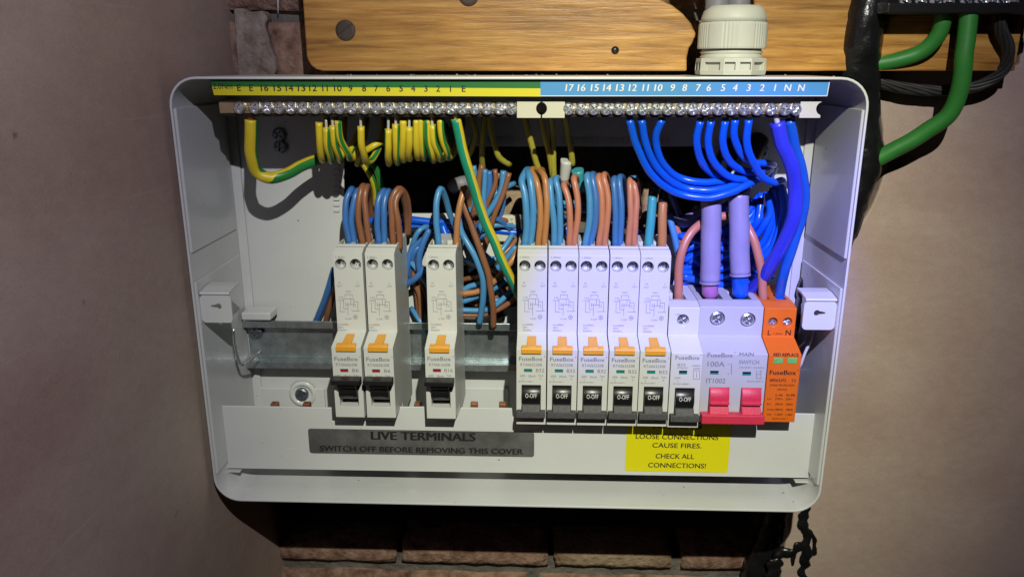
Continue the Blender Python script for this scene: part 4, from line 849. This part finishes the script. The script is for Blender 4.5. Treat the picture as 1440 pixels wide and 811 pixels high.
# breaker wires: pairs looping up out of the tops
pr = 'wire pairs looping over the breakers'
def pairs(specs):
    for m, pts, lab, r in specs:
        ys = [-38.5, -38.5, -38, -36, -30, -20, -8, 8]; n = len(pts)
        full = [(pts[0][0], pts[0][1]+9, -38.5)]+[(x, y, ys[min(i, 2)]-(1 if i == 1 else 0)) for i, (x, y) in enumerate(pts[:3])]
        full += [(x, y, -35+7*i) for i, (x, y) in enumerate(pts[3:])]
        lx, ly = pts[-1]; k = len(pts)-3
        if len(pts) <= 5: full += [(lx+3, ly-2, -28+6*(k-1)), (lx+6, ly+12, -12), (lx+8, ly+45, 0)]
        cable('breaker_wire', full, r, m, lab, 'wire', pr, n=12)
r = 1.85
pairs([
 ('mbl', [(491, 341), (485, 309), (487, 282), (493, 268)], 'outer blue wire over the leftmost breaker', r),
 ('mbl', [(498, 341), (494, 309), (497, 287), (502, 270)], 'inner blue wire over the leftmost breaker', r),
 ('brn', [(510, 341), (504, 309), (505, 282), (509, 264)], 'left brown wire over the leftmost breaker', r),
 ('brn', [(519, 341), (515, 309), (513, 282), (515, 265)], 'right brown wire over the leftmost breaker', r),
 ('mbl', [(533, 342), (531, 309), (532, 282), (538, 270)], 'left blue wire over the second breaker', r),
 ('mbl', [(541, 342), (540, 309), (540, 284), (544, 271)], 'right blue wire over the second breaker', r),
 ('brn', [(553, 341), (551, 309), (551, 280), (560, 265), (571, 273), (575, 295), (574, 330)], 'left brown wire arching over the second breaker', r),
 ('brn', [(562, 341), (560, 309), (557, 284), (564, 270), (569, 282), (572, 300), (573, 330)], 'right brown wire arching over the second breaker', r),
 ('lbl', [(617, 343), (614, 309), (614, 282), (619, 266), (626, 277), (632, 298), (640, 318), (650, 345)], 'light blue wire arching over the lone breaker', r),
 ('obrn', [(642, 341), (644, 309), (648, 282), (653, 266)], 'brown wire rising from the lone breaker', r),
 ('lbl', [(738, 344), (741, 309), (739, 275), (734, 254), (739, 241)], 'left light blue wire over the first B32 breaker', 2.05),
 ('lbl', [(746, 344), (750, 309), (748, 269), (745, 249), (741, 241)], 'right light blue wire over the first B32 breaker', 2.05),
 ('obrn', [(757, 342), (760, 309), (759, 277), (753, 252), (747, 240)], 'left orange brown wire over the first B32 breaker', r),
 ('obrn', [(766, 341), (768, 309), (768, 271), (765, 248), (759, 241)], 'right orange brown wire over the first B32 breaker', r),
 ('lbl', [(779, 344), (778, 309), (775, 279), (774, 256)], 'left light blue wire over the second B32 breaker', r),
 ('lbl', [(787, 344), (788, 309), (786, 275), (781, 253)], 'right light blue wire over the second B32 breaker', r),
 ('litbrn', [(801, 342), (802, 309), (800, 281), (793, 261)], 'left brown wire over the second B32 breaker', r),
 ('litbrn', [(808, 342), (812, 309), (812, 279), (807, 252)], 'right taller brown wire over the second B32 breaker', r),
 ('lbl', [(823, 344), (829, 309), (829, 275), (825, 248)], 'left blue wire over the middle B32 breaker', 2.0),
 ('mbl', [(830, 344), (837, 309), (837, 275), (833, 248)], 'right blue wire over the middle B32 breaker', 2.0),
 ('litbrn', [(842, 342), (846, 309), (846, 275), (841, 250)], 'left pink lit brown wire over the middle B32 breaker', r),
 ('litbrn', [(850, 342), (854, 309), (855, 275), (849, 249)], 'right pink lit brown wire over the middle B32 breaker', r),
 ('mbl', [(865, 345), (866, 309), (864, 277), (863, 254)], 'left blue wire over the fourth B32 breaker', r),
 ('mbl', [(872, 345), (874, 309), (873, 275), (871, 251)], 'right blue wire over the fourth B32 breaker', r),
 ('litbrn', [(884, 342), (887, 309), (887, 277), (886, 255)], 'left pink lit brown wire over the fourth B32 breaker', r),
 ('litbrn', [(892, 342), (893, 309), (895, 281), (891, 257)], 'right pink lit brown wire over the fourth B32 breaker', r)])
for m, xa_, xb2, y2, lab in (('tealblue', 912, 918, 276, 'thick teal wire standing in the last long breaker'), ('obrn', 931, 932, 285, 'thick brown wire standing in the last long breaker')):
    pts = [(xa_, 352, -38.5), (xa_, 344, -38.5), ((xa_+xb2)/2, 310, -38), (xb2, y2, -36)]
    o = cable('breaker_wire', pts, 2.6, m, lab, 'wire', n=14); a = P(*pts[0])
    tp = [P(xb2, y2+1, -36), P(xb2+1, y2-8, -34), P(xb2+3, y2-16, -28), P(xb2+10, y2-14, -18), P(xb2+22, y2+20, -8)]; MB().tube(tp, 2.75, 0, 14).build('tape_band', 'tape', o, a)

# loose wires behind the breakers
lw = 'loose wires behind the breakers'
LW = [
 ('brn', [(652, 262, -30), (653, 289, -32), (664, 320, -34), (676, 353, -35), (688, 393, -34), (693, 430, -31), (694, 460, -26)], 'long brown wire crossing down in front of the coil', 1.9),
 ('lbl', [(648, 290, -20), (646, 318, -24), (652, 334, -28), (666, 358, -31), (678, 388, -31), (680, 420, -28), (674, 455, -22)], 'long light blue wire crossing down in front of the coil', 1.9),
 ('lbl', [(666, 233, -10), (669, 253, -10), (674, 275, -10), (683, 300, -10)], 'left upright light blue wire end by the slanting earth wire', 1.7),
 ('brn', [(678, 232, -14), (673, 255, -14), (675, 284, -14), (684, 312, -12)], 'upright brown wire end by the slanting earth wire', 1.9),
 ('lbl', [(682, 238, -16), (681, 262, -16), (681, 287, -16), (688, 330, -12)], 'second upright light blue wire end', 1.6),
 ('mbl', [(688, 240, -12), (688, 264, -12), (682, 290, -12)], 'mid blue wire end in the upright cluster', 2.1),
 ('brn', [(696, 238, -16), (697, 255, -16), (687, 282, -16), (681, 300, -14)], 'curved brown wire end in the cluster', 1.5),
 ('lbl', [(708, 240, -20), (705, 264, -20), (692, 292, -20), (683, 306, -19), (670, 330, -16)], 'bent light blue wire right of the cluster', 1.9),
 ('brn', [(716, 243, -22), (708, 271, -22), (696, 302, -22), (690, 320, -21), (680, 350, -18)], 'bent brown wire, furthest right of the cluster', 1.7),
 ('obrn', [(650, 413, -22), (673, 409, -22), (693, 397, -22), (706, 383, -22), (722, 362, -20), (735, 340, -14)], 'brown wire of the coil, uppermost curve', 1.9),
 ('lbl', [(650, 409, -14), (660, 403, -14), (680, 396, -14), (704, 372, -14), (726, 346, -14)], 'light blue wire of the coil behind the brown one', 1.9),
 ('lbl', [(650, 424, -18), (690, 409, -18), (708, 396, -18), (724, 380, -16)], 'light blue wire of the coil, middle curve', 1.9),
 ('lbl', [(648, 436, -20), (683, 435, -20), (700, 426, -20), (716, 411, -18), (728, 398, -14)], 'light blue wire of the coil, low curve', 1.8),
 ('brn', [(648, 443, -18), (683, 442, -18), (703, 434, -18), (722, 420, -18), (732, 405, -14)], 'brown wire of the coil, lowest curve', 1.8),
 ('brn', [(650, 420, -8), (670, 422, -8), (700, 416, -8), (720, 400, -8)], 'dark brown wire deep in the coil', 1.8),
 ('mbl', [(674, 352, -12), (690, 366, -12), (704, 380, -12), (718, 398, -12)], 'short blue wire crossing the coil diagonally', 1.9),
 ('mbl', [(604, 322, -20), (594, 344, -22), (589, 366, -22), (592, 386, -20), (602, 400, -14)], 'blue wire bowing between second and lone breakers', 2.0),
 ('mbl', [(596, 336, -14), (580, 350, -14), (574, 368, -14), (570, 390, -14)], 'blue wire dropping beside the second breaker', 2.0),
 ('mbl', [(598, 376, -22), (586, 390, -22), (578, 396, -20), (566, 402, -16)], 'short blue wire hooking left in the gap', 2.0),
 ('brn', [(600, 330, -12), (592, 350, -12), (584, 376, -12), (582, 394, -12), (590, 414, -12), (592, 450, -12)], 'brown wire bowing in the gap by the second breaker', 1.9),
 ('brn', [(578, 380, -8), (586, 410, -8), (590, 448, -8)], 'dark brown wire lowest in the gap', 1.9),
 ('vblue', [(515, 311, -6), (563, 309, -6), (600, 311, -6), (635, 313, -6), (680, 322, -6), (735, 328, -6)], 'upper bright blue wire running level behind the breakers', 2.4),
 ('vblue', [(555, 318, -4), (600, 320, -4), (640, 326, -4), (690, 333, -4), (735, 338, -4)], 'lower bright blue wire running level behind the breakers', 2.4),
 ('vblue', [(622, 316, -10), (626, 328, -12), (632, 340, -14)], 'short bright blue stub behind the lone breaker', 2.4),
 ('vblue', [(540, 316, -8), (536, 330, -8), (534, 350, -8)], 'short bright blue stub behind the second breaker', 2.0),
 ('vblue', [(795, 318, -8), (800, 330, -8), (822, 333, -8), (860, 335, -6)], 'bright blue wire glimpsed between the B32 wire pairs', 2.6),
 ('mbl', [(470, 378, -26), (463, 400, -22), (455, 425, -17), (444, 452, -10)], 'dark blue wire emerging left of the first breaker', 2.0),
 ('brn', [(474, 400, -22), (467, 420, -18), (458, 452, -10)], 'dark brown wire emerging left of the first breaker', 1.8),
 ('lbl', [(940, 300, -14), (948, 330, -16), (955, 360, -16)], 'pale blue wire beside the last long breaker', 2.0),
 ('litbrn', [(944, 272, -4), (943, 300, -8), (952, 325, -10), (962, 350, -10)], 'brown wire end left of the sleeved cables', 2.2),
]
for m, pts, lab, rr in LW: cable('loose_wire', pts, rr, m, lab, 'wire', lw, n=10)
cable('taped_sheath', [(655, 300, -14), (664, 330, -16), (676, 370, -12), (690, 410, -6), (704, 450, -4)], 3.2, 'tape', 'black sheathed cable behind the long brown wire', 'cable', n=12)
cable('taped_sheath', [(572, 326, -5), (592, 323, -5), (612, 322, -5)], 2.6, 'tape', 'short black taped cable behind the lone breaker wires', 'cable', n=12)
cable('grey_sheath', [(985, 296, -4), (960, 312, -8), (940, 300, -6), (925, 292, 2)], 4.0, 'sleeve', 'pale crumpled cable sheath left of the sleeved cables', 'cable', n=12)
cable('grey_sheath', [(638, 262, 2), (648, 258, -4), (660, 256, 2)], 4.5, 'grey', 'short grey sheath stub behind the slanting earth wire', 'cable', n=12)
for i, (x, m) in enumerate(((905, 'brn'), (975, 'obrn'))):
    pass

# crumbs of plaster on the top of the box
cr = MB(); rnd = random.Random(12)
for i in range(46):
    x = rnd.uniform(-150, 150) if i > 14 else rnd.uniform(-80, -35); y = rnd.uniform(-72, -22); q = rnd.uniform(.3, 1.1)
    v = [Vector((x, y, ZT))+Vector((rnd.uniform(-q, q), rnd.uniform(-q, q), rnd.uniform(-.1, q))) for _ in range(6)]
    cr.add(v, [(0, 1, 2), (0, 2, 3), (0, 3, 4), (0, 4, 1), (5, 2, 1), (5, 3, 2), (5, 4, 3), (5, 1, 4)])
o = cr.build('plaster_crumbs', 'oldplaster'); tag(o, 'pale crumbs of plaster scattered on top of the enclosure', 'debris', kind='stuff')

# tangle of thin wires deep behind the breakers
rt_ = random.Random(21); tg = 'thin wires tangled deep behind the breakers'
def tangle(x0, x1, y0, y1, n, Ya, Yb, cols, where, rr=1.7, steep=.5):
    RK = ['highest', 'second highest', 'third highest', 'fourth highest', 'fifth highest', 'sixth highest', 'seventh highest', 'eighth highest', 'ninth highest', 'lowest']; per = {}
    ys = sorted(rt_.uniform(y0, y1) for _ in range(n))
    for i in range(n):
        m, cn = cols[i % len(cols)]; per[cn] = per.get(cn, -1)+1; Y = rt_.uniform(Ya, Yb); xa = rt_.uniform(x0, x0+(x1-x0)*.3); xb = rt_.uniform(x0+(x1-x0)*.7, x1); ya = ys[i]; yb = ya+(y1-y0)*rt_.uniform(-1, 1)*steep
        bow = rt_.uniform(-26, 26)
        pts = [(xa, ya, Y+5), (xa+(xb-xa)*.25, ya+(yb-ya)*.25+bow*.7, Y), (xa+(xb-xa)*.5, (ya+yb)/2+bow, Y-3), (xa+(xb-xa)*.78, ya+(yb-ya)*.78+bow*.6, Y), (xb, yb, Y+6)]
        cable('tangled_wire', pts, rr, m, f'{RK[per[cn]]} {cn} wire tangled {where}', 'wire', tg, n=8)
BB = [('lbl', 'light blue'), ('brn', 'brown')]; B3 = BB+[('mbl', 'mid blue')]
tangle(645, 735, 345, 440, 12, -16, -6, BB, 'in the coil between lone and first B32 breaker')
tangle(568, 606, 345, 440, 7, -14, -5, B3, 'in the gap beside the second breaker', steep=.9)
tangle(735, 905, 262, 335, 10, -14, 2, B3+[('vblue', 'bright blue')], 'in the dark behind the B32 wire pairs')
tangle(950, 1095, 300, 400, 10, -18, -6, [('vblue', 'bright blue')], 'crosswise behind the lilac sleeves', 1.9, .9)
tangle(640, 724, 300, 345, 6, -16, -4, B3, 'above the coil by the torque card', steep=1.2)
for i in range(6):
    x = 668+i*8.5+rt_.uniform(-2, 2); m, cn = B3[i % 3]
    cable('tangled_wire', [(x+2, 240+rt_.uniform(-4, 8), -6), (x+rt_.uniform(-3, 5), 262, -7), (x-5+rt_.uniform(-4, 4), 288, -7), (x-12, 325, -5)], 1.6, m, f'{("left", "right")[i//3]} thin {cn} wire end in the cluster above the torque card', 'wire', tg, n=8)
